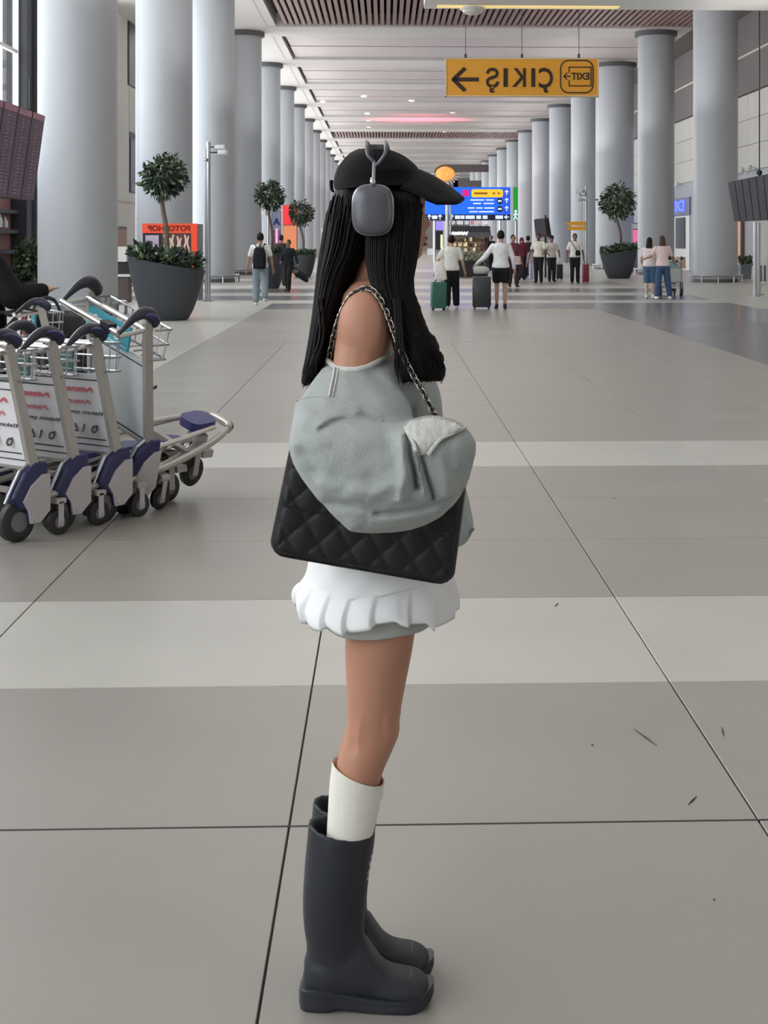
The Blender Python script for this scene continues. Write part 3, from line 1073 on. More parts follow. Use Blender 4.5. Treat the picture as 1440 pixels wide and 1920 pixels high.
# ---- lit totems among the left columns
def totem(label, px0, px1, py0, py1, d, cols):
    cx = (px0 + px1) / 2
    q = W(cx, HY, d)
    t = thing('lit_totem', label, 'sign', (q.x, q.y, 0), -YAW)
    s = d / FOC
    w = (px1 - px0) * s / 2
    MB().span((-w, 0, 0), (w, .3, CAMH - (py0 - HY) * s)).build('cabinet', mat('totem_grey', (120, 112, 118), .5), t)
    for (ya, yb, m, in_) in cols:
        MB().span((-w * in_, -.02, CAMH - (yb - HY) * s), (w * in_, .02, CAMH - (ya - HY) * s)).build('panel', m, t)
    return t


red_glow = mat('red_light', (240, 52, 52), .4, var=0, emit=(255, 40, 44), estr=1.5)
amber = mat('amber_light', (222, 140, 100), .4, var=.04, emit=(230, 140, 96), estr=.5)
t = totem('red and amber lit totem behind the planter tree in the left row', 530, 557, 384, 515, 70, [(385, 421, red_glow, .96), (423, 500, amber, .94)])
strokes_ = MB()
for i in range(3):
    strokes_.span((.02, -.04, 3.0 - .28 * i), (.24, -.015, 3.12 - .28 * i))
strokes_.span((.02, -.04, 2.44), (.08, -.015, 3.12)).build('lettering', mat('deep_red', (150, 10, 20), .5), t)
t = totem('pale blue poster totem with a pink strip beside the left planter tree', 509, 526, 395, 512, 66,
          [(396, 432, mat('pale_blue', (170, 176, 206), .5), .95), (434, 505, mat('mauve', (150, 118, 150), .5), .95)])
MB().span((-.02, -.05, 1.2), (.08, -.01, 2.0)).build('strip', mat('pink_light', (250, 170, 220), .4, var=0, emit=(255, 150, 215), estr=.8), t)
text('lettering', 'A', .4, mat('navy_ink', (44, 54, 140), .5), t, (.03, -.035, 2.3), bold=.02, depth=.01)
t = totem('pink lit kiosk squeezed between the two right columns', 1186, 1197, 418, 500, 69,
          [(420, 429, M['white'], .8), (431, 457, mat('pink_panel', (240, 120, 170), .4, var=0, emit=(250, 110, 165), estr=.6), .8)])
# red uplight that tints the ceiling
# ---- round lit medallion on its pole
md, mx, my = 80.0, 835, 327
t = thing('medallion_lamp', 'round golden lit medallion on a tall white pole beyond the cap visor', 'lamp', (*W(mx, HY, md).xy, 0), -YAW)
s = md / FOC
zc = CAMH - (my - 1 - HY) * s
gold = mat('gold_light', (240, 180, 96), .4, var=.22, scale=5, emit=(236, 160, 84), estr=.55)
MB().loft([[Vector((p.x, y, zc + p.y)) for p in ell((0, 0, 0), .52 * k, .4 * k, 28)] for y, k in ((.12, .9), (.0, 1.0), (-.1, .9), (-.16, .55))]).build('face', gold, t, smooth=True)
MB().tube([Vector((p.x, 0, zc + p.y)) for p in ell((0, 0, 0), .58, .46, 28)], .055, 6, loop=True).build('rim', mat('rim_brown', (110, 84, 60), .5), t, smooth=True)
for i in range(13):
    a = pi + pi * i / 12
    MB().capsule((.56 * cos(a), -.04, zc + .44 * sin(a)), (.70 * cos(a), -.04, zc + .62 * sin(a)), .045, .035, 6).build('ray', M['white'], t, smooth=True)
MB().cyl((0.09, 0, 0), (0.09, 0, zc - .45), .08, 12).build('pole', M['white'], t, smooth=True)
MB().cyl((0.28, .05, 0), (0.28, .05, 4.2), .05, 10).build('pole', M['steel'], t, smooth=True)
ld = bpy.data.lights.new('red_uplight', 'SPOT')
ld.energy, ld.color, ld.spot_size, ld.spot_blend = 10000, (1.0, .10, .2), math.radians(62), 1.0
lo = bpy.data.objects.new('red_uplight', ld)
COL.objects.link(lo)
lo.location = (2.9, 113, 2.2)
lo.rotation_euler = (Vector((2.6, 113, 10.6)) - Vector(lo.location)).to_track_quat('-Z', 'Y').to_euler()

# ---- blue direction board
wd, wx, wy = 95.0, 878, 381.5
board = panel_root('direction_board', 'large lit blue direction board with a yellow strip beyond the cap visor', 'sign', wx, wy, wd)
blue = mat('board_blue', (24, 100, 240), .4, var=.03, emit=(20, 92, 250), estr=.75)
navy = mat('board_navy', (24, 30, 66), .4)
pale = mat('board_pale', (206, 220, 250), .4, var=0, emit=(206, 220, 255), estr=.7)
pbox('panel', blue, board, 798, 351, 957, 402, wd, wx, wy, 0, .25)
pbox('lower_panel', navy, board, 798, 402, 957, 413, wd, wx, wy, 0, .25)
pbox('side_panel', mat('board_blue_b', (40, 84, 220), .4, emit=(40, 84, 220), estr=.5), board, 944, 352, 956, 401, wd, wx, wy, -.02, .05)
yl = mat('board_yellow', (250, 186, 44), .4, var=0, emit=(255, 184, 40), estr=.7)
rr = round_rect(884, 355, 943, 370, 4, 3)
MB().prism([face(px, py, wd, wx, wy) for px, py in rr], lambda u, v: (u, -.05, v), lambda u, v: (u, .02, v)).build('yellow_strip', yl, board)
pbox('magenta_square', mat('board_magenta', (214, 30, 120), .4, var=0, emit=(220, 24, 120), estr=.6), board, 867, 356, 879, 368, wd, wx, wy, -.04, .02)
b = MB()
for (xa, xb, y) in ((882, 908, 375), (911, 926, 375), (887, 902, 381.5), (907, 926, 381.5), (877, 890, 390), (893, 905, 390), (908, 927, 390), (880, 896, 397), (898, 926, 397)):
    a1, b1 = face(xa, y + 1.2, wd, wx, wy), face(xb, y - 1.2, wd, wx, wy)
    b.span((a1[0], -.03, a1[1]), (b1[0], .01, b1[1]))
b.build('text_rows', pale, board)['kind'] = 'stuff'
b = MB()
for (xa, xb, y) in ((889, 914, 362.5), (924, 928, 362.5), (933, 937, 362.5)):
    a1, b1 = face(xa, y + 1.6, wd, wx, wy), face(xb, y - 1.6, wd, wx, wy)
    b.span((a1[0], -.07, a1[1]), (b1[0], .0, b1[1]))
b.build('text_rows', mat('amber_ink', (150, 100, 10), .5), board)['kind'] = 'stuff'
for py in (377, 392):
    x, z = face(937, py, wd, wx, wy)
    r_ = MB().loft([[Vector((p.x, y, p.y)) for p in ell((x, z, 0), .2, .2, 14)] for y in (-.05, .02)]).build('pictogram_disc', M['black'], board)
    MB().span((x - .12, -.07, z - .05), (x + .12, -.045, z + .06)).build('pictogram', pale, r_)
for px, py, up in ((950, 361, 1), (950, 376, 1), (950, 391, 1), (847, 407, 1), (825, 407, 1), (805, 407, 1), (950, 407, 0)):
    strokes('arrow', [((px, py + 4), (px, py - 4)), ((px, py - 4), (px - 3, py - 1)), ((px, py - 4), (px + 3, py - 1))] if up else
            [((px + 4, py), (px - 4, py)), ((px - 4, py), (px, py - 3)), ((px - 4, py), (px, py + 3))], 1.8, pale, board, wd, wx, wy, -.05)
b = MB()
for (xa, xb) in ((810, 820), (853, 863), (864, 871), (873, 890), (893, 902), (905, 914), (929, 943)):
    a1, b1 = face(xa, 410.5, wd, wx, wy), face(xb, 404, wd, wx, wy)
    b.span((a1[0], -.04, a1[1]), (b1[0], .01, b1[1]))
b.build('icon_row', pale, board)['kind'] = 'stuff'
zg = -W(wx, wy, wd).z
for px in (815, 938):
    x, _ = face(px, 0, wd, wx, wy)
    MB().cyl((x, .12, zg), (x, .12, -1.0), .07, 8).build('post', M['steel'], board)
gs = panel_root('emergency_sign', 'narrow green emergency sign right of the blue direction board', 'sign', 967, 381, 94.5)
pbox('panel', mat('emergency_green', (22, 140, 44), .4, var=.03, emit=(20, 150, 44), estr=.5), gs, 962.5, 351, 971.5, 413, 94.5, 967, 381, 0, .2)
b = MB()
f1 = lambda px, py: face(px, py, 94.5, 967, 381)
x, z = f1(967, 396)
b.loft([[Vector((p.x, y, p.y)) for p in ell((x, z, 0), .09, .09, 10)] for y in (-.03, .01)])
b.build('figure_head', pale, gs)
strokes('running_figure', [((967, 399), (966, 406)), ((966, 406), (963.5, 412)), ((966, 406), (970, 411)), ((967, 400), (970.5, 403)), ((967, 400), (963.5, 403))], 2.2, pale, gs, 94.5, 967, 381, -.03)
x, _ = f1(967, 0)
MB().cyl((x, .1, -W(967, 381, 94.5).z), (x, .1, -1.0), .05, 8).build('post', M['steel'], gs)

# ---- bright shop under the board
kd, kx, ky = 105.0, 880, 460
shop = panel_root('shop_kiosk', 'brightly lit shop with a dark awning below the blue direction board', 'shop', kx, ky, kd)
zg = -W(kx, ky, kd).z
a, b2 = face(836, 0, kd, kx, ky), face(922, 0, kd, kx, ky)
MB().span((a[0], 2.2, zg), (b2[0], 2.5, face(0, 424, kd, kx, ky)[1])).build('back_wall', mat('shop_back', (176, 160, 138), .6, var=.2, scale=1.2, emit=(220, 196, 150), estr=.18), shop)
pbox('awning', mat('awning', (50, 50, 52), .6), shop, 842, 424, 918, 434, kd, kx, ky, -.6, 2.4)
pbox('fascia', mat('fascia', (92, 92, 92), .5), shop, 842, 434, 918, 445, kd, kx, ky, -.5, -.3)
pts = []
for i in range(60):
    u = i / 59
    x, z = face(843 + 34 * u, 437.5, kd, kx, ky)
    pts.append((x, -.55, z + .1 * sin(u * 40) * (1 if i % 7 else .4)))
MB().tube(pts, .05, 6).build('script_lettering', mat('white_light', (255, 255, 255), .4, var=0, emit=(255, 255, 255), estr=1.2), shop)
for i, (px, w, c) in enumerate(((848, 11, (206, 212, 206)), (862, 12, (226, 226, 222)), (875, 8, (214, 216, 226)), (885, 5, (220, 120, 130)), (895, 13, (222, 196, 200)), (910, 10, (230, 230, 230)))):
    x0, z0_ = face(px - w / 2, 421, kd, kx, ky)
    x1, z1_ = face(px + w / 2, 414, kd, kx, ky)
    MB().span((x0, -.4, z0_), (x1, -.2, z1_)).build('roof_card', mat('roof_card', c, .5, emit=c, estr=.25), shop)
for px in (843, 917):
    x, _ = face(px, 0, kd, kx, ky)
    MB().span((x - .1, -.4, zg), (x + .1, 2.2, face(0, 434, kd, kx, ky)[1])).build('corner_post', M['dark_metal'], shop)
for k, py in enumerate((452, 462, 472, 483)):
    pbox('shelf', mat('shelf', (150, 134, 112), .5), shop, 846, py, 915, py + 1.2, kd, kx, ky, 1.2, 2.2)
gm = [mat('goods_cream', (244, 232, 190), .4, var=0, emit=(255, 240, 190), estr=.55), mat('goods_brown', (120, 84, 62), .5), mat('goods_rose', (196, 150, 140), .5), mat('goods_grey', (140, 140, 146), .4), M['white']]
b = MB()
rq = random.Random(77)
for py in (452, 462, 472, 483):
    px = 847
    while px < 913:
        w = rq.uniform(1.5, 4.5)
        h = rq.uniform(3, 8)
        b.cur = rq.choice([0, 0, 1, 2, 3, 4]) if px < 892 else rq.choice([1, 2, 2, 3, 0])
        a1, b1 = face(px, py, kd, kx, ky), face(px + w, py - h, kd, kx, ky)
        b.span((a1[0], 1.1, a1[1]), (b1[0], 1.6, b1[1]))
        px += w + rq.uniform(.2, 1.2)
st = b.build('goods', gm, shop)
st['kind'] = 'stuff'
pbox('counter', mat('counter_tan', (150, 134, 110), .5), shop, 846, 488, 915, 491, kd, kx, ky, 0, 1.2)
kk = panel_root('sales_kiosk', 'small kiosk with a violet lit sign left of the bright shop', 'shop', 823, 450, 104)
zg = -W(823, 450, 104).z
pbox('violet_sign', mat('violet_light', (150, 130, 236), .4, var=0, emit=(140, 120, 250), estr=.8), kk, 814, 415, 833, 431, 104, 823, 450, 0, .3)
pbox('screen', M['black'], kk, 816, 433, 832, 468, 104, 823, 450, .1, .3)
pbox('bright_goods', gm[0], kk, 826, 440, 830, 466, 104, 823, 450, .02, .2)
for px in (813, 833):
    x, _ = face(px, 0, 104, 823, 450)
    MB().span((x - .07, -.1, zg), (x + .07, .1, 1.3)).build('post', M['white'], kk)
pbox('counter', M['white'], kk, 801, 466, 812, 478, 104, 823, 450, 0, .8)

# ================================================================ luggage trolleys
M['navy_plastic'] = mat('navy_plastic', (46, 48, 88), .35, var=.08)
M['grip'] = mat('grip_black', (38, 39, 50), .32, var=.08)
M['plate'] = mat('grey_plate', (186, 180, 180), .5, var=.04)
M['tyre'] = mat('tyre', (44, 43, 42), .6, var=.1)
M['hub'] = mat('hub_grey', (112, 110, 112), .5)
M['panel_white'] = mat('advert_white', (226, 226, 228), .35, var=.02)
M['panel_grey'] = mat('advert_grey', (196, 202, 202), .3, var=.03)
M['teal'] = mat('teal_label', (66, 160, 178), .4, var=.06)
M['pad_blue'] = mat('pad_blue', (62, 64, 120), .4, var=.06)
M['red_ink'] = mat('red_ink', (196, 72, 88), .5, var=0)
M['black_ink'] = mat('black_ink', (44, 44, 48), .5, var=0)


def wheel(x, y, r, w, parent, name='wheel'):
    o = MB()
    prof = [(-.5, .55), (-.5, .9), (-.38, 1.0), (.38, 1.0), (.5, .9), (.5, .55)]
    o.loft([[Vector((x + a * w, y + r * k * cos(2 * pi * j / 24), r + r * k * sin(2 * pi * j / 24))) for j in range(24)] for a, k in prof], caps=True)
    t = o.build(name, M['tyre'], parent, smooth=True, angle=50)
    MB().loft([[Vector((x + a * w, y + r * k * cos(2 * pi * j / 16), r + r * k * sin(2 * pi * j / 16))) for j in range(16)]
               for a, k in ((-.56, .15), (-.56, .5), (.56, .5), (.56, .15))]).build('hub', M['hub'], t)
    return t


def trolley(label, printed, loc, rz, cat_group='nested luggage trolleys'):
    t = thing('luggage_trolley', label, 'trolley', loc, rz, cat_group)
    for sx in (-1, 1):
        x = sx * .28
        # aluminium post leaning towards the handle
        p0, p1 = Vector((x, .05, .33)), Vector((x, -.11, .985))
        b = MB()
        q = [(-.026, -.016), (.026, -.016), (.026, .016), (-.026, .016)]
        dirv = (p1 - p0).normalized()
        nrm = Vector((0, dirv.z, -dirv.y))
        b.loft([[p + nrm * u + Vector((v, 0, 0)) for u, v in q] for p in (p0, p1)])
        b.build('post', M['alu'], t)
        # curved grip with a fat end over the post
        pts = curve([(x, -.065, .995), (x, -.10, 1.025), (x, -.15, 1.035), (x, -.205, 1.018), (x, -.26, .98), (x, -.30, .945)], 18)
        rs = [.043 - .028 * min(1, max(0, (i - 4) / 12)) if i > 2 else (.036, .041, .043)[i] for i in range(18)]
        g = MB().tube(pts, rs, 12, flat=.8).ball(pts[0], .036, 12, 8).build('grip', M['grip'], t, smooth=True, angle=80)
        MB().tube([p + Vector((sx * .034, 0, 0)) for p in pts[0:9]], [.02, .03, .034, .034, .033, .03, .025, .016, .004], 8, flat=.5).build('grip_inlay', M['navy_plastic'], g, smooth=True)
        # corner housing: navy bumper and grey side plate
        out = [(-.06, .17), (-.105, .225), (-.03, .345), (.045, .385), (.115, .385), (.125, .14), (.06, .085), (.0, .085), (-.01, .15)]
        h = MB().prism(out, lambda u, v: (x - .045, u, v), lambda u, v: (x + .03, u, v)).build('corner_housing', M['navy_plastic'], t)
        md = h.modifiers.new('bevel', 'BEVEL')
        md.width, md.segments = .012, 2
        pl = [(-.012, .15), (-.045, .20), (.005, .275), (.075, .325), (.118, .325), (.118, .14), (.055, .088), (.0, .088)]
        xs = (x + .03, x + .042) if sx > 0 else (x - .045, x - .057)
        MB().prism(pl, lambda u, v: (xs[0], u, v), lambda u, v: (xs[1], u, v)).cyl((xs[1], .025, .11), (xs[1] + .008 * sx, .025, .11), .012, 10).build('side_plate', M['plate'], h)
        MB().tube([(x, -.128, .20), (x, -.038, .352), (x, .03, .392)], .008, 6).build('edge_trim', M['steel'], h)
        wheel(x - sx * .02, -.045, .100, .05, t)
        # second castor with its fork
        wheel(x - sx * .0, .20, .064, .036, t, 'castor')
        MB().span((x - .03, .185, .055), (x - .022, .215, .17)).span((x + .022, .185, .045), (x + .03, .215, .17)).span((x - .03, .17, .16), (x + .03, .23, .185)).cyl(
            (x - .034, .2, .064), (x + .034, .2, .064), .012, 8).build('castor_fork', M['plate'], t)
        # side rail up to the nose
        rail = curve([(x * .98, .06, .19), (x * .9, .3, .225), (x * .7, .62, .285), (x * .45, .80, .32)], 10)
        MB().tube(rail, .019, 8, flat=1.0).build('side_rail', M['alu'], t, smooth=True)
        inner = curve([(x * .62, .02, .27), (x * .55, .35, .30), (x * .38, .70, .335)], 8)
        MB().tube(inner, .022, 8, flat=.45, up=(0, 0, 1)).build('deck_bar', M['alu'], t, smooth=True)
    nose = curve([(.126, .80, .32), (.10, .835, .324), (.05, .85, .326), (-.05, .85, .326), (-.10, .835, .324), (-.126, .80, .32)], 16)
    MB().tube(nose, .024, 10).build('nose_bumper', M['alu'], t, smooth=True)
    MB().tube([p + Vector((0, .018, 0)) for p in nose], .016, 8).build('nose_rubber', M['tyre'], t, smooth=True)
    pad = round_rect(-.095, .56, .095, .755, .06, 5)
    MB().prism(pad, lambda u, v: (u, v, .30 + .05 * (v - .5)), lambda u, v: (u, v, .345 + .06 * (v - .5))).build('nose_pad', M['pad_blue'], t, smooth=True, angle=30)
    for y, z in ((.1, .215), (.42, .255)):
        MB().span((-.24 + y * .06, y - .02, z - .012), (.24 - y * .06, y + .02, z + .012)).build('cross_member', M['alu'], t)
    wheel(0.06, .62, .082, .045, t, 'front_wheel')
    MB().span((.018, .60, .07), (.028, .64, .26)).span((.092, .60, .07), (.102, .64, .26)).span((.018, .57, .25), (.102, .67, .29)).span((.02, .66, .16), (.1, .74, .2)).build('front_fork', M['plate'], t)
    MB().tube([(.06, .28, .14), (.06, .45, .11), (.06, .58, .1)], .022, 6).span((-.0, .24, .12), (.12, .36, .21)).build('brake_arm', M['black'], t)
    # handle bar between the grips
    MB().tube([(-.28, -.31, .94), (.28, -.31, .94)], .017, 10).build('handle_bar', M['chrome'], t, smooth=True)
    MB().tube([(-.28, -.12, .955), (.28, -.12, .955)], .014, 8).tube([(-.28, -.30, .925), (-.28, -.115, .95)], .012, 6).tube([(.28, -.30, .925), (.28, -.115, .95)], .012, 6).build('rear_bar', M['chrome'], t, smooth=True)
    MB().span((.13, -.33, .92), (.21, -.27, .965)).build('brake_block', M['black'], t)
    # teal label plate
    if printed:
        lab = MB().span((.02, -.125, .80), (.12, -.112, .90)).build('label_plate', mat('green_label', (84, 124, 116), .5), t)
    else:
        lab = MB().span((-.25, -.125, .80), (.16, -.112, .925)).build('label_plate', M['teal'], t)
    wl_ = MB()
    for x in (() if printed else (-.17, .05)):
        wl_.tube([Vector((x + .03 * cos(a), -.127, .865 + .03 * sin(a))) for a in [pi / 3 + i * 5 * pi / 3 / 9 for i in range(10)]], .006, 5)
    x0_, x1_ = (.025, .115) if printed else (-.24, .15)
    wl_.span((x0_, -.127, .885), (x1_, -.124, .889)).span((x0_, -.127, .815), (x1_, -.124, .819)).build('label_marks', M['panel_white'], lab)['kind'] = 'stuff'
    # wire basket ahead of the posts
    b = MB()
    for z, y1 in ((.80, .05), (.875, .055), (.95, .06)):
        b.tube([(-.30, -.06, z), (-.30, y1, z), (.30, y1, z), (.30, -.06, z)], .006, 5)
    for i in range(9):
        x = -.28 + .07 * i
        b.tube([(x, .06, .95), (x, .05, .80), (x, -.06, .80)], .0045, 4)
    for sx in (-1, 1):
        for y in (-.03, .02):
            b.tube([(sx * .30, y, .80), (sx * .30, y + .01, .95)], .0045, 4)
    bk = b.build('wire_basket', M['steel'], t)
    bk['kind'] = 'stuff'
    # advert panel
    pm_ = M['panel_white'] if printed else M['panel_grey']

    def PL(u, v, off=0.0):       # u across, v height
        y = .05 - .16 * (v - .33) / .655
        return Vector((u, y - .012 - off, v))
    pan = MB().add([PL(-.265, .36), PL(.265, .36), PL(.265, .79), PL(-.265, .79)] + [PL(-.265, .36, -.012), PL(.265, .36, -.012), PL(.265, .79, -.012), PL(-.265, .79, -.012)],
                   [(0, 1, 2, 3), (7, 6, 5, 4), (0, 4, 5, 1), (1, 5, 6, 2), (2, 6, 7, 3), (3, 7, 4, 0)]).build('advert_panel', pm_, t)
    tilt = -atan2(.16, .655)
    def strip(u0, u1, v0, v1, m, nm):
        MB().add([PL(u0, v0, .003), PL(u1, v0, .003), PL(u1, v1, .003), PL(u0, v1, .003), PL(u0, v0, -.002), PL(u1, v0, -.002), PL(u1, v1, -.002), PL(u0, v1, -.002)],
                 [(0, 1, 2, 3), (7, 6, 5, 4), (0, 4, 5, 1), (1, 5, 6, 2), (2, 6, 7, 3), (3, 7, 4, 0)]).build(nm, m, pan)
    strip(-.262, .262, .752, .758, M['black_ink'], 'top_rule')
    if printed:
        for s, u, v, w, h, m, bo in (('Adana’dan', .03, .705, .36, .034, M['red_ink'], .001), ('Anında', .06, .635, .22, .03, M['red_ink'], .0),
                                     ('Bakım servis', .08, .575, .33, .022, M['black_ink'], .0), ('6’12', .09, .50, .20, .075, M['black_ink'], .0)):
            p = PL(u, v, .003)
            text('lettering', s, .06, m, pan, p, (tilt, 0, 0), bold=bo, depth=.001, fit=(w, h))
        strip(-.02, .23, .425, .431, M['black_ink'], 'rule')
        strip(-.262, .262, .392, .397, M['black_ink'], 'rule')
    else:
        p = PL(.12, .57, .003)
        strip(-.262, .262, .372, .380, M['black_ink'], 'bottom_rule')
    strip(-.268, .268, .345, .362, M['alu'], 'panel_foot')
    return t


HEAD = math.radians(-38)
spots = [(33, 1011), (112, 993), (192, 976)]
names = ['luggage trolley at the left picture edge, nearest the camera in its row', 'luggage trolley second from the left edge in the nested row',
         'luggage trolley with the printed panel just left of the tilted one']
offR = Vector((cos(HEAD) * .215, sin(HEAD) * .215, 0))
for i, (px, py) in enumerate(spots):
    p = G(px, py) - offR
    if i == 0:
        proto = trolley(names[0], True, p, HEAD)
    else:
        c = copy_tree(proto)
        c.location = p
        c['label'] = names[i]
tilted = trolley('tilted luggage trolley with a teal label and blank panel at the front of the row', False, (0, 0, 0), HEAD)
roll = math.radians(16)
Rm = Matrix.Rotation(HEAD + math.radians(-8), 4, 'Z') @ Matrix.Rotation(math.radians(0.5), 4, 'X') @ Matrix.Rotation(roll, 4, 'Y')
tilted.rotation_euler = Rm.to_euler()
piv = Vector((.28, .20, 0))
tilted.scale = (1.0, .88, 1.12)
piv.y *= .88
tilted.location = G(296, 955) - Rm @ piv + Vector((0, 0, .003))
# another trolley, pushed by the person in black, with a black holdall on it
far_t = trolley('luggage trolley behind the nested row pushed by the person in black', False, (0, 0, 0), math.radians(-62), 'single luggage trolleys')
pt = W(85, HY, 11.6)
far_t.location = (pt.x, pt.y, 0)
bag = thing('holdall', 'black holdall with a red and white stripe lying on the rear trolley', 'bag', (pt.x + .02, pt.y + .0, .37), math.radians(5))
bag.scale = (1.0, .9, 1.42)
b = MB()
prof = [(-.36, .02), (-.345, .10), (-.25, .165), (0, .18), (.25, .165), (.345, .10), (.36, .02)]
b.loft([[Vector((x, p.x, .20 + p.y * (1.05 if p.y > 0 else 1))) for p in ell((0, 0, 0), r, r * 1.05, 20, 2.6)] for x, r in prof])
b.build('body', mat('holdall_cloth', (30, 28, 32), .7, bump=.3), bag, smooth=True)
for x, m in ((-.20, M['panel_white']), (-.165, mat('holdall_red', (170, 44, 60), .6)), (-.13, M['panel_white'])):
    MB().loft([[Vector((x + e, p.x, .20 + p.y * 1.05)) for p in ell((0, 0, 0), .178, .182, 20, 2.6)] for e in (-.012, .012)]).build('stripe', m, bag, smooth=True)
MB().tube(curve([(-.12, -.1, .37), (-.06, -.1, .47), (.06, -.1, .47), (.12, -.1, .37)], 10), .012, 6).build('handle', M['black'], bag, smooth=True)

# ================================================================ people in the concourse
_mc = {}


def cloth(rgb, rough=.8):
    k = ('cloth', rgb, rough)
    if k not in _mc:
        _mc[k] = mat('cloth_%d_%d_%d' % rgb, rgb, rough, spec=.2, var=.10, scale=14, bump=.25, bscale=18)
    return _mc[k]


def skin(rgb):
    k = ('skin', rgb)
    if k not in _mc:
        _mc[k] = mat('skin_%d_%d_%d' % rgb, rgb, .55, spec=.3, var=.05, scale=20)
    return _mc[k]


TORSO = [(.86, .15, .105, 0), (.95, .168, .112, 0), (1.03, .15, .10, .0), (1.10, .138, .095, .0), (1.22, .158, .108, .005), (1.32, .172, .11, .0), (1.39, .165, .095, -.01), (1.435, .11, .075, -.012), (1.47, .06, .055, -.008)]


def add_torso(b, grow=0.0, z0=.86, z1=1.47, lean=0.0, flare=0.0):
    zs = [z0 + (z1 - z0) * i / 10 for i in range(11)]
    rings = []
    for z in zs:
        rx, ry, cy = interp([list(t) for t in TORSO], z)
        f = flare * max(0, (1.15 - z) / .25)
        rings.append(ell((0, cy + lean * (z - .9), z), rx + grow + f, ry + grow + f, 18))
    b.loft(rings)


def hand(b, w, d, s=1.0):
    """palm, four curled fingers of different lengths and a thumb"""
    d = Vector(d).normalized()
    side = d.cross(Vector((0, 0, 1)))
    side = side.normalized() if side.length > .1 else Vector((0, 1, 0))
    nrm = side.cross(d).normalized()
    w = Vector(w)
    b.capsule(w, w + d * .07, .026, .03, 8)
    for i, L in enumerate((.062, .075, .07, .052)):
        o = w + d * .09 + side * (.013 * (i - 1.5) * 1.35)
        b.capsule(o, o + d * L * .55 - nrm * .004, .0095, .0085, 6)
        b.capsule(o + d * L * .55 - nrm * .004, o + d * L * .95 - nrm * .02, .0085, .007, 6)
    b.capsule(w + d * .025 + side * .025, w + d * .075 + side * .05, .0105, .008, 6)


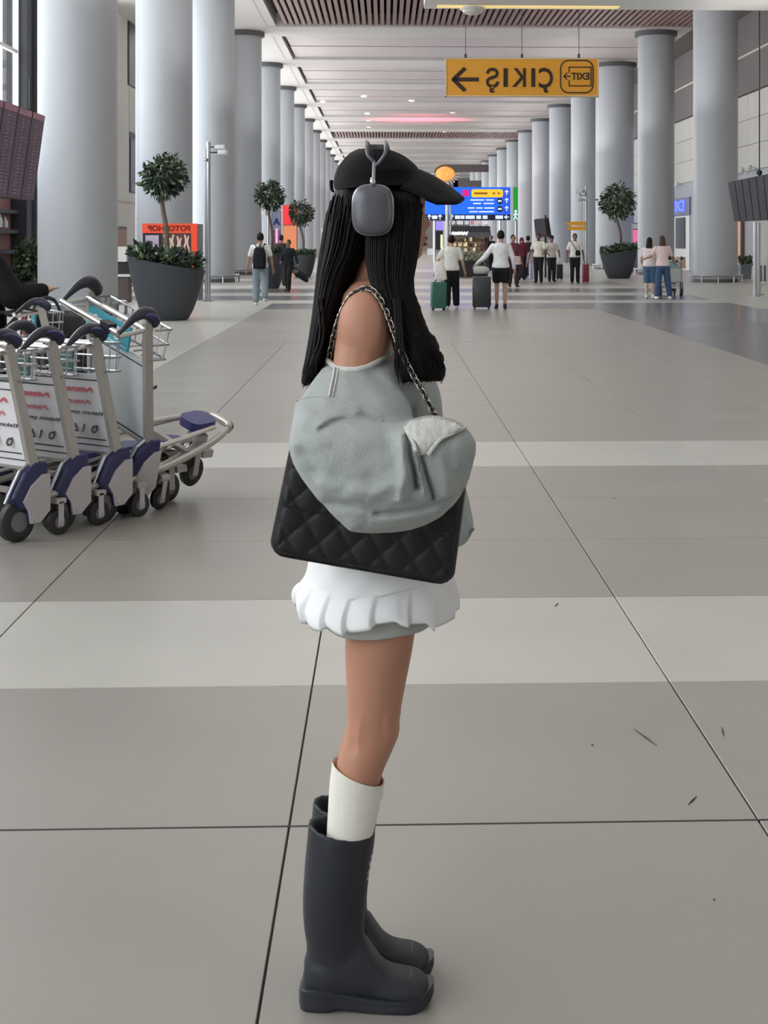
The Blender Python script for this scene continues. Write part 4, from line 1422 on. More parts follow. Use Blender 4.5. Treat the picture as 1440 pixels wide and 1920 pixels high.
def person(label, loc, rz, h=1.7, skin_rgb=(178, 134, 110), hair_rgb=(28, 24, 24), top=(220, 220, 218), bottom=(40, 42, 48), shoes=(225, 225, 222),
           sleeve='short', legs='long', arms=(((-.06, .0, -.29), (-.04, .06, -.25)), ((.06, 0, -.29), (.04, .06, -.25))), feet=((-.10, .14), (.10, -.14)),
           hair='short', lean=0.0, cover=None, lift=(0, 0), skirt=False, bulk=0.0, group=None, name='person'):
    """arms: (shoulder->elbow, elbow->wrist) for left and right; feet: (x, y) of left and right ankle; faces +Y"""
    t = thing(name, label, 'person', loc, rz, group)
    s = h / 1.72
    t.scale = (s, s, s)
    sk = skin(skin_rgb)
    ty = lean * .5
    hipz = .90
    b = MB()
    add_torso(b, 0, lean=lean)
    b.capsule((0, -.01 + lean * .52, 1.43), (0, lean * .62 + .005, 1.56), .055, .052, 12)
    hc = Vector((0, lean * .72 + .012, 1.605))
    b.ball(hc, (.076, .096, .118), 16, 12)
    b.ball(hc + Vector((0, .05, -.055)), (.05, .05, .06), 12, 8)
    b.capsule(hc + Vector((0, .09, .005)), hc + Vector((0, .108, -.025)), .010, .015, 6)
    for sx in (-1, 1):
        b.ball(hc + Vector((sx * .077, -.005, -.01)), (.012, .022, .033), 8, 6)
    knees, ankles, sh = [], [], []
    for i, sx in enumerate((-1, 1)):
        fx, fy = feet[i]
        ank = Vector((fx, fy, .085 + lift[i]))
        hip = Vector((sx * .088, 0, hipz))
        kn = (hip + ank) / 2 + Vector((0, .035 + .1 * lift[i] + abs(fy) * .12, .02))
        b.limb([hip, kn, (kn + ank) / 2 + Vector((0, -.012, .04)), ank], [.088, .056, .054, .036], 12)
        b.capsule(ank + Vector((0, -.02, -.05)), ank + Vector((sx * .02, .13, -.06)), .035, .03, 8)
        knees.append(kn)
        ankles.append(ank)
        S = Vector((sx * .172, lean * .48, 1.385))
        E = S + Vector(arms[i][0])
        Wr = E + Vector(arms[i][1])
        b.limb([S, E, Wr], [.052, .040, .028], 10)
        hand(b, Wr, Wr - E)
        sh.append((S, E, Wr))
    body = link('body', remesh(b, .017, 1, name='body'), sk, t)
    # face: eyes, brows, mouth
    f = MB()
    for sx in (-1, 1):
        f.ball(hc + Vector((sx * .031, .086, .005)), (.012, .008, .006), 8, 6)
        f.ball(hc + Vector((sx * .032, .088, .026)), (.018, .006, .004), 8, 4)
    f.ball(hc + Vector((0, .094, -.062)), (.022, .007, .006), 8, 4)
    f.build('facial_features', cloth((74, 44, 40)), body)['kind'] = 'stuff'
    # top
    b = MB()
    add_torso(b, .022 + bulk, .90 - bulk if not skirt else .95, 1.455, lean, .012)
    for i in range(2):
        S, E, Wr = sh[i]
        if sleeve == 'short':
            b.capsule(S, S + (E - S) * .66, .068, .066, 10)
        elif sleeve == 'long':
            b.limb([S, E, E + (Wr - E) * .95], [.068 + bulk, .056 + bulk, .044 + bulk * .5], 10)
        else:
            b.capsule(S, S + (E - S) * .15, .06, .055, 10)
    link('top', remesh(b, .02, 2, name='top'), cloth(top), t)
    # bottom
    b = MB()
    b.loft([ell((0, 0, z), rx, ry, 16) for z, rx, ry in ((.80, .14, .105), (.87, .178, .125), (.95, .178, .122), (1.02, .16, .11))])
    nm = 'trousers'
    for i, sx in enumerate((-1, 1)):
        hip = Vector((sx * .088, 0, hipz - .02))
        if legs == 'long':
            b.limb([hip, knees[i], ankles[i] + Vector((0, 0, .0))], [.105, .08, .066], 12)
        elif legs == 'wide':
            b.limb([hip, knees[i], ankles[i] + Vector((0, 0, .05))], [.106, .092, .080], 12)
        elif legs == 'shorts':
            b.limb([hip, hip + (knees[i] - hip) * .62], [.11, .105], 12)
            nm = 'shorts'
        elif legs == 'knee':
            b.limb([hip, knees[i] + Vector((0, 0, -.03))], [.108, .085], 12)
            nm = 'shorts'
    if skirt:
        b.loft([ell((0, 0, z), rx, rx * .8, 18) for z, rx in ((.10, .24), (.4, .23), (.7, .2), (1.0, .16))])
        nm = 'long_skirt'
    link(nm, remesh(b, .02, 2, name=nm), cloth(bottom), t)
    # shoes
    for i, sx in enumerate((-1, 1)):
        a = ankles[i]
        m = MB().capsule(a + Vector((0, -.03, -.045)), a + Vector((sx * .02, .14, -.055)), .042, .036, 10)
        m.capsule(a + Vector((0, -.01, .0)), a + Vector((0, .03, -.045)), .042, .045, 10)
        m.v = [Vector((p.x, p.y, max(p.z, .002 + lift[i] * .7))) for p in m.v]
        link('shoe', remesh(m, .014, 1, name='shoe'), cloth(shoes, .6), t)
    # hair
    b = MB()
    if hair != 'scarf':
        b.ball(hc + Vector((0, -.018, .022)), (.086, .098, .112), 16, 12)
        if hair == 'long':
            b.loft([ell(hc + Vector((0, y, z)), rx, ry, 14) for y, z, rx, ry in ((-.04, .05, .08, .075), (-.06, -.08, .092, .06), (-.085, -.2, .10, .045), (-.09, -.32, .085, .03), (-.085, -.36, .05, .015))])
        elif hair == 'bob':
            b.loft([ell(hc + Vector((0, y, z)), rx, ry, 14) for y, z, rx, ry in ((-.03, .05, .085, .08), (-.03, -.08, .1, .075), (-.04, -.14, .085, .06))])
        elif hair == 'bun':
            b.ball(hc + Vector((0, -.07, .09)), .045, 10, 8)
        me = remesh(b, .014, 1, name='hair')
        link('hair', me, cloth(hair_rgb, .6), t)
    else:
        b.ball(hc + Vector((0, -.012, .014)), (.094, .108, .128), 16, 12)
        b.loft([ell(hc + Vector((0, y, z)), rx, ry, 16) for y, z, rx, ry in ((-.02, -.04, .09, .09), (-.02, -.12, .085, .085), (-.02, -.2, .14, .1), (-.02, -.3, .18, .11))])
        link('headscarf', remesh(b, .016, 1, name='headscarf'), cloth(hair_rgb), t)
    if cover == 'cap':
        m = MB().ball(hc + Vector((0, -.008, .05)), (.09, .104, .085), 14, 8)
        m.loft([[hc + Vector((x * .075, .07 + e, .05)) + Vector((0, .03 * (1 - x * x), 0)) for x in (-1, -.5, 0, .5, 1)] + [hc + Vector((x * .07, .13 + e, .035)) + Vector((0, .03 * (1 - x * x), 0)) for x in (1, .5, 0, -.5, -1)] for e in (0, .012)])
        m.build('cap', cloth((30, 30, 34)), t, smooth=True)
    return t, s, dict(sh=sh, hc=hc, knees=knees, ankles=ankles)


def suitcase(label, loc, rz, w, d, h, rgb, handle=.0, group='rolling suitcases', ribs=6, shine=.35):
    t = thing('suitcase', label, 'suitcase', loc, rz, group)
    key = ('case', rgb)
    if key not in _mc:
        _mc[key] = mat('case_%d_%d_%d' % rgb, rgb, shine, var=.06)
    m = _mc[key]
    z0 = .05
    rr = round_rect(-w / 2, -d / 2, w / 2, d / 2, .045, 4)
    rings = []
    for z, k in ((z0, .9), (z0 + .03, 1.0), (z0 + h - .03, 1.0), (z0 + h, .9)):
        rings.append([Vector((x * k, y * k, z)) for x, y in rr])
    MB().loft(rings).build('shell', m, t, smooth=True, angle=50)
    for i in range(ribs):
        x = -w / 2 + w * (i + .8) / (ribs + .6)
        MB().span((x - w * .028, -d / 2 - .007, z0 + .05), (x + w * .028, d / 2 + .007, z0 + h - .05)).build('rib', m, t)
    for sx in (-1, 1):
        for sy in (-1, 1):
            MB().cyl((sx * (w / 2 - .05) - .014, sy * (d / 2 - .04), .027), (sx * (w / 2 - .05) + .014, sy * (d / 2 - .04), .027), .027, 12).span(
                (sx * (w / 2 - .05) - .02, sy * (d / 2 - .04) - .015, .03), (sx * (w / 2 - .05) + .02, sy * (d / 2 - .04) + .015, .06)).build('castor', M['black'], t)
    MB().tube(curve([(-.08, 0, z0 + h - .005), (-.06, 0, z0 + h + .03), (.06, 0, z0 + h + .03), (.08, 0, z0 + h - .005)], 8), .011, 6).build('carry_handle', M['black'], t)
    if handle:
        MB().cyl((-.08, d * .3, z0 + h), (-.08, d * .3, z0 + h + handle), .008, 6).cyl((.08, d * .3, z0 + h), (.08, d * .3, z0 + h + handle), .008, 6).tube(
            [(-.09, d * .3, z0 + h + handle), (.09, d * .3, z0 + h + handle)], .014, 8).build('pull_handle', M['steel'], t)
    return t


def at(px, py):
    return tuple(G(px, py))


IN = -YAW
# man with a backpack walking away
man1, s1, J = person('man in a white tee and pale jeans walking away with a black backpack', at(488, 573), IN - .05, 1.66, top=(234, 234, 230), bottom=(140, 154, 162), sleeve='short', legs='wide',
                     feet=((-.11, .04), (.14, -.20)), lift=(0, .10), hair='short', arms=(((-.10, .02, -.27), (-.06, .10, -.23)), ((.10, -.02, -.27), (.02, .08, -.24))))
bp = thing('backpack', 'black backpack on the back of the man in the white tee', 'backpack', man1.location + Vector((0, 0, 0)), IN - .05)
bp.scale = (s1,) * 3
b = MB()
b.loft([[Vector((p.x * k, -.225 + p.y * k2, z)) for p in ell((.02, 0, 0), .155, .11, 20, 3)] for z, k, k2 in ((.87, .72, .5), (.89, .95, .9), (1.05, 1.02, 1), (1.2, .98, 1), (1.33, .82, .8), (1.385, .55, .4))])
b.build('bag_body', cloth((30, 31, 35), .7), bp, smooth=True, angle=60)
MB().tube(curve([(-.06, -.12, 1.38), (-.11, -.115, 1.45), (-.125, -.03, 1.452), (-.125, .06, 1.43)], 10), .02, 6, flat=.5).build('strap', cloth((26, 26, 30)), bp)
MB().tube(curve([(.09, -.12, 1.38), (.11, -.115, 1.45), (.125, -.03, 1.452), (.125, .06, 1.43)], 10), .02, 6, flat=.5).build('strap', cloth((26, 26, 30)), bp)
MB().tube(curve([(.02, -.17, 1.36), (.05, -.145, 1.44), (.0, -.14, 1.44), (.0, -.18, 1.37)], 8), .012, 6).build('top_loop', cloth((26, 26, 30)), bp)
MB().span((-.06, -.345, .94), (.11, -.32, 1.14)).build('front_pocket', cloth((38, 39, 44), .7), bp)

# woman in a white tee and black trousers, with her green suitcase and white bag
w1, s2, J2 = person('woman in a white tee and wide black trousers seen from behind', at(846, 580), IN, 1.60, top=(226, 226, 220), bottom=(34, 36, 38), legs='wide', hair='bun', skin_rgb=(196, 160, 136),
                    feet=((-.09, -.06), (.12, .12)), arms=(((-.14, -.02, -.25), (-.06, .07, -.22)), ((.09, .03, -.27), (.05, .10, -.22))))
suitcase('green ribbed suitcase beside the woman in black trousers', at(822, 582), IN + .15, .33, .24, .56, (52, 104, 88), ribs=5)
t = thing('tote_bag', 'white cloth bag hanging above the green suitcase', 'bag', (*G(822, 582).xy, .64), IN)
b = MB()
b.loft([[Vector((p.x + .06 * (1 - q), p.y, z)) for p in ell((0, 0, 0), rx, ry, 16, 2.6)] for q, z, rx, ry in ((0, .0, .09, .05), (.05, .03, .13, .07), (.5, .22, .13, .065), (.9, .36, .10, .045), (1, .40, .085, .03))])
b.build('bag_body', cloth((228, 226, 220)), t, smooth=True)
for y in (-.02, .02):
    MB().tube(curve([(-.06, y, .39), (-.02, y, .52), (.04, y, .52), (.07, y, .39)], 9), .008, 5).build('handle', cloth((222, 220, 214)), t)

# man in a white shirt with black shorts and a big black suitcase
m2, s3, J3 = person('man in a white long-sleeved shirt and black shorts seen from behind', at(939, 579), IN, 1.70, top=(232, 234, 236), bottom=(34, 34, 38), legs='shorts', sleeve='long', shoes=(52, 48, 48), skin_rgb=(190, 154, 134),
                    feet=((-.09, .02), (.09, -.03)), arms=(((-.17, .0, -.23), (-.19, .05, -.17)), ((.10, .0, -.27), (.03, .10, -.23))))
suitcase('large black suitcase carrying a pale travel bag, held by the man in shorts', at(903, 580), IN, .40, .28, .66, (54, 56, 60), ribs=0)
t = thing('travel_bag', 'pale grey travel bag lying on top of the large black suitcase', 'bag', (*G(903, 580).xy, .745), IN)
b = MB()
b.loft([[Vector((x, p.x, .10 + p.y)) for p in ell((0, 0, 0), r, r * .9, 14)] for x, r in ((-.18, .04), (-.165, .085), (-.08, .11), (.06, .10), (.14, .07), (.17, .03))])
b.build('bag_body', cloth((186, 190, 184)), t, smooth=True)
MB().tube(curve([(-.1, 0, .19), (-.05, 0, .28), (.06, 0, .27), (.09, 0, .18)], 9), .012, 6).build('handle', cloth((120, 122, 118)), t)

# the group in the middle distance
STAND = ((-.09, .0), (.09, .02))
BACK = pi + IN
person('woman in a maroon jacket with a pale dress print walking towards us', at(962, 538), BACK + .3, 1.66, top=(122, 62, 76), bottom=(64, 46, 50), shoes=(40, 34, 36), sleeve='long', legs='wide', hair='short', feet=((-.08, .12), (.09, -.1)), skin_rgb=(160, 120, 102))
t = thing('shoulder_bag', 'pale pink shoulder bag on the woman in the maroon jacket', 'bag', (G(962, 538) + Vector((.1, -.28, .72))), BACK)
MB().loft([[Vector((p.x, p.y, z)) for p in ell((0, 0, 0), a, .06, 14, 3)] for z, a in ((0, .09), (.03, .13), (.22, .12), (.27, .09))]).build('bag_body', cloth((214, 190, 190)), t, smooth=True)
MB().tube(curve([(-.08, 0, .25), (-.02, .03, .62), (.04, .05, .66), (.09, 0, .25)], 9), .008, 5).build('strap', cloth((120, 70, 80)), t)
person('woman in a maroon headscarf and dark dress', at(978, 525), BACK, 1.58, hair='scarf', hair_rgb=(112, 44, 60), top=(104, 46, 60), bottom=(46, 42, 52), sleeve='long', skirt=True, feet=STAND, shoes=(40, 38, 40))
person('person in dark clothes and a long dark skirt behind the maroon headscarf', at(990, 521), IN, 1.66, top=(58, 50, 58), bottom=(46, 46, 60), sleeve='long', skirt=True, feet=STAND, shoes=(34, 34, 34))
m8, s8, J8 = person('man in a cream tee with a diagonal shoulder strap and black trousers', at(1010, 530), BACK - .3, 1.72, top=(226, 222, 210), bottom=(38, 38, 42), shoes=(36, 36, 38), feet=STAND, skin_rgb=(120, 88, 74),
                    arms=(((-.10, .08, -.25), (.02, .2, -.08)), ((.10, .04, -.27), (.03, .14, -.2))))
person('man in a black cap and cream tee next to the trolley', at(1034, 528), BACK + .3, 1.66, top=(214, 210, 200), bottom=(44, 46, 48), shoes=(40, 40, 40), feet=STAND, cover='cap', skin_rgb=(128, 92, 76),
       arms=(((-.10, .06, -.26), (.05, .18, -.12)), ((.10, .10, -.25), (-.02, .2, -.1))))
person('child in a pale lilac outfit half hidden behind the man in the cream tee', at(998, 527), BACK, 1.25, top=(150, 146, 158), bottom=(186, 180, 200), sleeve='long', legs='wide', feet=STAND)
suitcase('black upright suitcase right of the man in the black cap', at(1049, 525), IN, .25, .22, .54, (36, 36, 40), handle=.0, ribs=0)
m10, s10, J10 = person('man in a white tee with a black crossbody bag and slim black trousers', at(1078, 531), BACK, 1.72, top=(228, 226, 222), bottom=(34, 34, 38), shoes=(28, 28, 30), feet=((-.10, .0), (.10, .0)), skin_rgb=(136, 100, 84),
                       arms=(((-.10, .0, -.28), (-.03, .06, -.25)), ((.10, .0, -.28), (.01, .03, -.26))))
t = thing('crossbody_bag', 'black crossbody bag on the man left of the red suitcase', 'bag', m10.location + Vector((0, 0, 0)), BACK)
MB().loft([[Vector((-.09 + p.x, .155 + p.y, z)) for p in ell((0, 0, 0), a, .04, 12, 3)] for z, a in ((.96, .06), (.99, .09), (1.1, .085), (1.14, .05))]).build('bag_body', cloth((30, 30, 34)), t, smooth=True)
MB().tube(curve([(-.07, .16, 1.12), (.05, .15, 1.28), (.14, .09, 1.43), (.13, .0, 1.47), (.1, -.09, 1.43)], 12), .018, 6, flat=.5).build('strap', cloth((30, 30, 34)), t)
suitcase('red suitcase standing beside the man with the crossbody bag', at(1098, 531), IN, .23, .22, .60, (128, 40, 58), handle=.28, ribs=3)
person('man in a black jacket near the bright shop', at(921, 508), IN + .6, 1.72, top=(38, 36, 40), bottom=(36, 36, 40), shoes=(30, 30, 30), sleeve='long', feet=STAND, hair_rgb=(110, 100, 96))
person('woman in a dark brown coat near the bright shop', at(910, 507), IN - .4, 1.62, top=(82, 56, 50), bottom=(72, 50, 46), shoes=(40, 34, 32), sleeve='long', legs='wide', feet=STAND, hair='bob', hair_rgb=(60, 40, 36))

# two girls hugging beside a trolley on the right
gA, sA_, JA = person('girl in a pale pink tee and blue jeans leaning on her friend', at(1243, 561), IN + .15, 1.60, top=(226, 206, 202), bottom=(66, 88, 122), shoes=(236, 236, 236), legs='wide', hair='long', hair_rgb=(78, 62, 54), lean=.12,
                     feet=((-.16, .0), (.20, .02)), skin_rgb=(176, 138, 120), arms=(((-.14, .04, -.22), (-.16, .02, -.06)), ((.12, .06, -.25), (.10, .16, -.12))))
gB, sB_, JB = person('girl in a pale tee and knee-length denim shorts hugged by her friend', (G(1221, 560) + Vector((0, .25, 0))), IN - .3, 1.56, top=(226, 214, 212), bottom=(78, 108, 138), shoes=(238, 238, 238), legs='knee', hair='long', hair_rgb=(40, 30, 30),
                     feet=((-.08, .0), (.09, .05)), skin_rgb=(206, 172, 160), arms=(((-.08, .06, -.27), (.02, .16, -.18)), ((.10, .08, -.24), (.12, .12, -.05))))
far2 = trolley('luggage trolley pushed by the two hugging girls', False, tuple(G(1253, 556) + Vector((.12, .25, 0))), math.radians(-14), 'single luggage trolleys')
t = thing('rucksack', 'dark rucksack in the trolley of the two girls', 'bag', tuple(far2.location + Vector((-.03, .12, .815))), IN)
MB().loft([[Vector((p.x, p.y, z)) for p in ell((0, 0, 0), a, .09, 14, 2.6)] for z, a in ((0, .12), (.04, .17), (.2, .16), (.28, .08))]).build('bag_body', cloth((40, 36, 38)), t, smooth=True)
MB().tube(curve([(-.05, 0, .27), (0, 0, .34), (.05, 0, .27)], 7), .01, 5).build('loop', cloth((34, 32, 34)), t)
suitcase('small black case on the deck of the girls’ trolley', tuple(far2.location + Vector((.05, .33, .33))), math.radians(-14), .34, .22, .26, (36, 36, 40), ribs=0)

# travellers left of the young woman
person('person in a dark brown jacket standing behind the holdall carrier', at(527, 536), IN, 1.66, top=(74, 62, 60), bottom=(58, 54, 50), shoes=(40, 38, 38), sleeve='long', feet=STAND)
pd, sd, Jd = person('person in black carrying a dark duffel at the left planters', at(541, 546), BACK - .4, 1.50, top=(38, 40, 42), bottom=(44, 44, 44), shoes=(90, 60, 64), sleeve='long', feet=((-.07, .1), (.08, -.08)), skin_rgb=(150, 112, 96),
                    arms=(((-.12, .02, -.25), (-.10, .08, -.2)), ((.08, .02, -.27), (-.06, .16, -.1))))
t = thing('duffel_bag', 'dark duffel bag with a pale pocket hanging at the hip of the person in black', 'bag', (G(541, 546) + Vector((.34, -.05, .32))), IN)
b = MB()
b.loft([[Vector((x * cos(-.6) , p.x, .17 + p.y + x * sin(-.6))) for p in ell((0, 0, 0), r, r * .95, 14)] for x, r in ((-.3, .03), (-.27, .1), (-.1, .135), (.12, .135), (.26, .1), (.29, .03))])
b.build('bag_body', cloth((40, 42, 44)), t, smooth=True)
MB().ball((-.12, -.12, .26), (.09, .035, .06), 12, 8).build('pocket', cloth((98, 112, 106)), t, smooth=True)
MB().tube(curve([(-.24, 0, .36), (-.32, -.02, .7), (-.3, 0, .82)], 8), .012, 6).build('strap', cloth((70, 84, 78)), t)

# person in black at the left edge, pushing the rear trolley
q = W(-36, HY, 11.75)
pl_, sl_, Jl = person('person in a loose black top at the left picture edge reaching for a trolley', (q.x, q.y, 0), math.radians(-42), 1.60, top=(26, 26, 28), bottom=(28, 28, 30), shoes=(30, 30, 30), sleeve='long', legs='wide',
                      lean=.02, feet=((-.09, -.05), (.09, .1)), hair_rgb=(24, 22, 22), skin_rgb=(190, 152, 130), arms=(((-.05, .12, -.25), (.0, .25, .03)), ((.14, .10, -.25), (.10, .22, .05))), bulk=.055)

# ================================================================ the young woman in the foreground
BD = 3.0                                   # distance of her body axis from the lens plane
GX0 = (690 - CX) * BD / FOC
GBASE = Vector((GX0 * CA + BD * SA, -GX0 * SA + BD * CA, 0))
Z3 = Vector((0, 0, 1))


def L(px, py, d=BD):
    """her own frame: x forward (to the right of the photo), y away from the camera, z up"""
    return Vector(((px - CX) * d / FOC - GX0, d - BD, CAMH - (py - HY) * d / FOC))


def unL(p):
    d = p.y + BD
    return CX + (p.x + GX0) * FOC / d, HY + (CAMH - p.z) * FOC / d


def ring(py, l, r, d, hd, n=32, ex=2.0, tilt=0.0, nose=0.0):
    c, w = L((l + r) / 2, py, d), (r - l) / 2 * d / FOC
    out = ell(c, w, hd, n, ex)
    for p in out:
        if tilt:
            p.z -= tilt * (p.x - c.x) / w
        if nose:
            k = exp(-((p.y - c.y) / .011) ** 2) if p.x > c.x else 0
            p.x += nose * d / FOC * k
    return out


def rings(tab, step, n=32, ex=2.0):
    tab = sorted(tab)
    y0, y1 = tab[0][0], tab[-1][0]
    m = max(2, int(abs(y1 - y0) / step))
    out = []
    for i in range(m + 1):
        y = y0 + (y1 - y0) * i / m
        v = interp(tab, y)
        out.append(ring(y, v[0], v[1], v[2], v[3], n, ex))
    return out


SKIN = mat('skin_tan', (184, 135, 111), .5, spec=.35, var=.04, scale=9, bump=.05, bscale=120, sub=.12)
SWEAT = mat('sweat_cloth_grey', (166, 173, 170), .9, spec=.15, var=.05, scale=26, bump=.35, bscale=340, sheen=.2)
SWEAT_IN = mat('sweat_cloth_pale', (206, 208, 200), .9, spec=.15, var=.04, scale=30, bump=.4, bscale=300, sheen=.2)
SKIRT = mat('skirt_white', (236, 238, 238), .8, spec=.2, var=.02, scale=20, bump=.12, bscale=200)
UNDER = mat('shorts_grey', (186, 190, 188), .85, spec=.2, var=.05, scale=16, bump=.2, bscale=120)
SOCK = mat('sock_cream', (236, 234, 222), .85, spec=.2, var=.03, scale=30, bump=.3, bscale=220, stretch=(6, 6, .4))
RUBBER = mat('boot_rubber', (40, 43, 49), .48, spec=.4, var=.07, scale=7, bump=.04, bscale=40)
RUBBER_IN = mat('boot_lining', (48, 38, 38), .8)
HAIR = mat('hair_black', (15, 11, 12), .58, spec=.2, var=.35, scale=16, stretch=(9, 9, .35), bump=.25, bscale=30)
CAPM = mat('cap_cotton', (15, 15, 17), .85, spec=.15, var=.1, scale=40, bump=.3, bscale=300, sheen=.1)
LEATHER = mat('bag_leather', (22, 22, 25), .42, spec=.45, var=.08, scale=20, bump=.08, bscale=180)
CUPM = mat('ear_cup_grey', (104, 105, 110), .42, metal=.55, spec=.5, var=.03)
RIMM = mat('ear_cup_rim', (156, 158, 162), .3, metal=.9, var=.02)

girl = thing('person', 'young woman in black cap, off-shoulder grey sweatshirt, white skirt and rubber boots, foreground', 'person', GBASE, -YAW)

# ---- body: one continuous skin
b = MB()
b.loft(rings([[1150, 640, 792, BD, .130], [1100, 626, 790, BD, .138], [1040, 628, 780, BD, .136], [960, 636, 768, BD, .135], [890, 640, 762, BD, .122],
              [800, 634, 772, BD, .135], [730, 628, 776, BD, .145], [670, 622, 760, BD, .160], [630, 623, 742, BD, .162], [595, 630, 728, BD, .132],
              [565, 640, 722, BD, .095], [540, 652, 720, BD, .070], [505, 667, 724, BD, .056], [470, 672, 734, BD, .054]], 12, 36))
# head with the face in profile
HEADT = [[288, 668, 742], [300, 652, 764], [315, 642, 778], [335, 636, 790], [360, 632, 797], [385, 634, 797], [397, 636, 795], [405, 639, 796], [420, 644, 797], [433, 650, 796],
         [446, 656, 798], [458, 662, 796], [466, 667, 791], [476, 674, 791], [484, 684, 786], [490, 696, 776], [495, 706, 762]]
HD = [[288, .03], [300, .05], [330, .07], [370, .076], [410, .074], [450, .062], [475, .046], [495, .026]]
NOSE = [[300, 0], [397, 0], [403, 2], [410, 6], [416, 10.5], [420, 12], [424, 10.5], [429, 5], [434, 1.5], [440, 2.5], [445, 4.5], [449, 3.5], [452, .5], [456, 3], [460, 3], [465, 0], [474, 2], [480, 1.5], [487, 0], [500, 0]]
hr = []
y = 288.0
while y <= 495:
    l, r = interp(HEADT, y)
    hr.append(ring(y, l, r, BD, interp(HD, y)[0], 44, 2.15, 0, interp(NOSE, y)[0]))
    y += 3.0
b.loft(hr)
# shoulders and arms (the forearms are inside the wide sleeves)
b.ball(L(684, 620, 2.878), (.054, .056, .080), 20, 14)
b.capsule(L(680, 622, 2.888), L(650, 790, 2.835), .050, .040, 14)
b.capsule(L(650, 790, 2.835), L(612, 872, 2.715), .040, .036, 14)
b.capsule(L(606, 872, 2.71), L(672, 884, 2.680), .034, .026, 12)
hand(b, L(672, 884, 2.685), Vector((1, 0, -.05)))
b.ball(L(690, 612, 3.132), (.052, .056, .075), 16, 12)
b.capsule(L(690, 625, 3.13), L(680, 850, 3.10), .048, .040, 12)
b.capsule(L(680, 850, 3.10), L(650, 930, 3.06), .036, .028, 12)
hand(b, L(650, 930, 3.06), Vector((1, 0, -.1)))
b.capsule(L(690, 575, 2.93), L(690, 575, 3.07), .055, .055, 14)
LEG = [[1080, 640, 786, 2.944, .076], [1130, 646, 783, 2.944, .080], [1170, 648, 780, 2.943, .080], [1220, 647, 773, 2.94, .077], [1280, 649, 761, 2.94, .071], [1330, 651, 752, 2.94, .064],
       [1355, 651, 749.5, 2.94, .061], [1372, 649, 749.5, 2.94, .060], [1390, 645, 743, 2.94, .058], [1410, 638, 734, 2.94, .057], [1435, 630, 723, 2.94, .056], [1460, 625, 714, 2.94, .055],
       [1520, 619, 706, 2.94, .052], [1580, 616, 688, 2.94, .044], [1650, 610, 672, 2.94, .039], [1740, 606, 660, 2.94, .033], [1800, 600, 664, 2.94, .034], [1850, 585, 690, 2.94, .034]]
for dd in (0, .11):
    rr_ = rings(LEG, 12, 32)
    b.loft([[p + Vector((0, dd, 0)) for p in q] for q in rr_])
    b.capsule(L(620, 1850, 2.94) + Vector((0, dd, 0)), L(760, 1862, 2.94) + Vector((0, dd, 0)), .028, .022, 10)


def body_disp(p, n):
    px, py = unL(p)
    if 1340 < py < 1440 and n.y < .3 and p.y < 0.03:
        # tendon and hollow at the side of the knee
        p = p + n * (.004 * exp(-((px - 672 + (py - 1390) * .12) / 7) ** 2 - ((py - 1380) / 30) ** 2)
                     - .005 * exp(-((px - 664) / 8) ** 2 - ((py - 1400) / 14) ** 2) + .003 * exp(-((px - 727) / 8) ** 2 - ((py - 1355) / 24) ** 2)
                     - .003 * exp(-((px - 719) / 6) ** 2 - ((py - 1350) / 28) ** 2))
    return p


body = link('body', remesh(b, .0052, 2, body_disp, 'body'), SKIN, girl)
# lips, eyes and brows of the face
f = MB()
for py, k in ((446.5, 4.2), (458, 3.0)):
    f.ball(L(795.6 + k * .5, py, BD), (.0055, .016, .0036), 12, 8)
f.build('lips', mat('lip_rose', (138, 90, 78), .4), body, smooth=True)
for sy in (-1, 1):
    e = L(781.5, 401, BD) + Vector((0, sy * .032, 0))
    eye = MB().ball(e, .0115, 14, 10).build('eye', mat('eye_white', (226, 222, 216), .2, var=0), body, smooth=True)
    MB().ball(e + Vector((.0085, 0, 0)), (.005, .006, .006), 12, 8).build('iris', mat('iris_brown', (40, 26, 20), .2), eye, smooth=True)
    MB().tube(curve([L(791, 390, BD) + Vector((0, sy * .018, 0)), L(793, 387, BD) + Vector((-.002, sy * .03, .002)), L(788, 389, BD) + Vector((-.006, sy * .048, 0))], 8), [.001, .003, .003, .003, .003, .003, .002, .001], 6).build('eyebrow', HAIR, body)

# ---- hair
BACKT = [[342, 648, 700, BD, .060], [362, 628, 706, BD, .083], [400, 617, 704, BD, .090], [450, 609, 694, BD, .094], [480, 604, 684, BD, .095], [510, 600, 662, BD, .096], [540, 597, 650, BD, .098],
         [580, 593, 636, BD, .104], [620, 588, 626, BD, .112], [660, 581, 620, BD, .118], [690, 575, 606, BD, .118], [708, 572, 594, BD, .112], [716, 572, 584, BD, .10]]
FRONT = [[345, 702, 770, 2.955, .022], [364, 690, 786, 2.936, .031], [400, 690, 787, 2.926, .033], [450, 690, 784, 2.915, .034], [490, 690, 778, 2.905, .034], [520, 696, 772, 2.895, .034], [545, 704, 772, 2.885, .034],
         [590, 721, 786, 2.870, .032], [630, 737, 800, 2.858, .030], [660, 743, 819, 2.850, .030], [690, 747, 833, 2.845, .028], [704, 750, 836, 2.845, .026], [715, 752, 826, 2.845, .018]]
b = MB()
b.loft(rings(BACKT, 9, 40, 2.4))
b.loft(rings(FRONT, 9, 32, 2.6))
b.loft([[p + Vector((0, 2 * (BD - r_[2]), 0)) for p in ring(y, r_[0], r_[1], r_[2], r_[3], 24)] for y in range(345, 716, 12) for r_ in [interp(FRONT, y)]])
b.loft(rings([[300, 665, 745, BD, .045], [320, 650, 768, BD, .064], [345, 640, 780, BD, .078], [375, 640, 784, BD, .084], [395, 660, 780, BD, .06]], 8, 36))


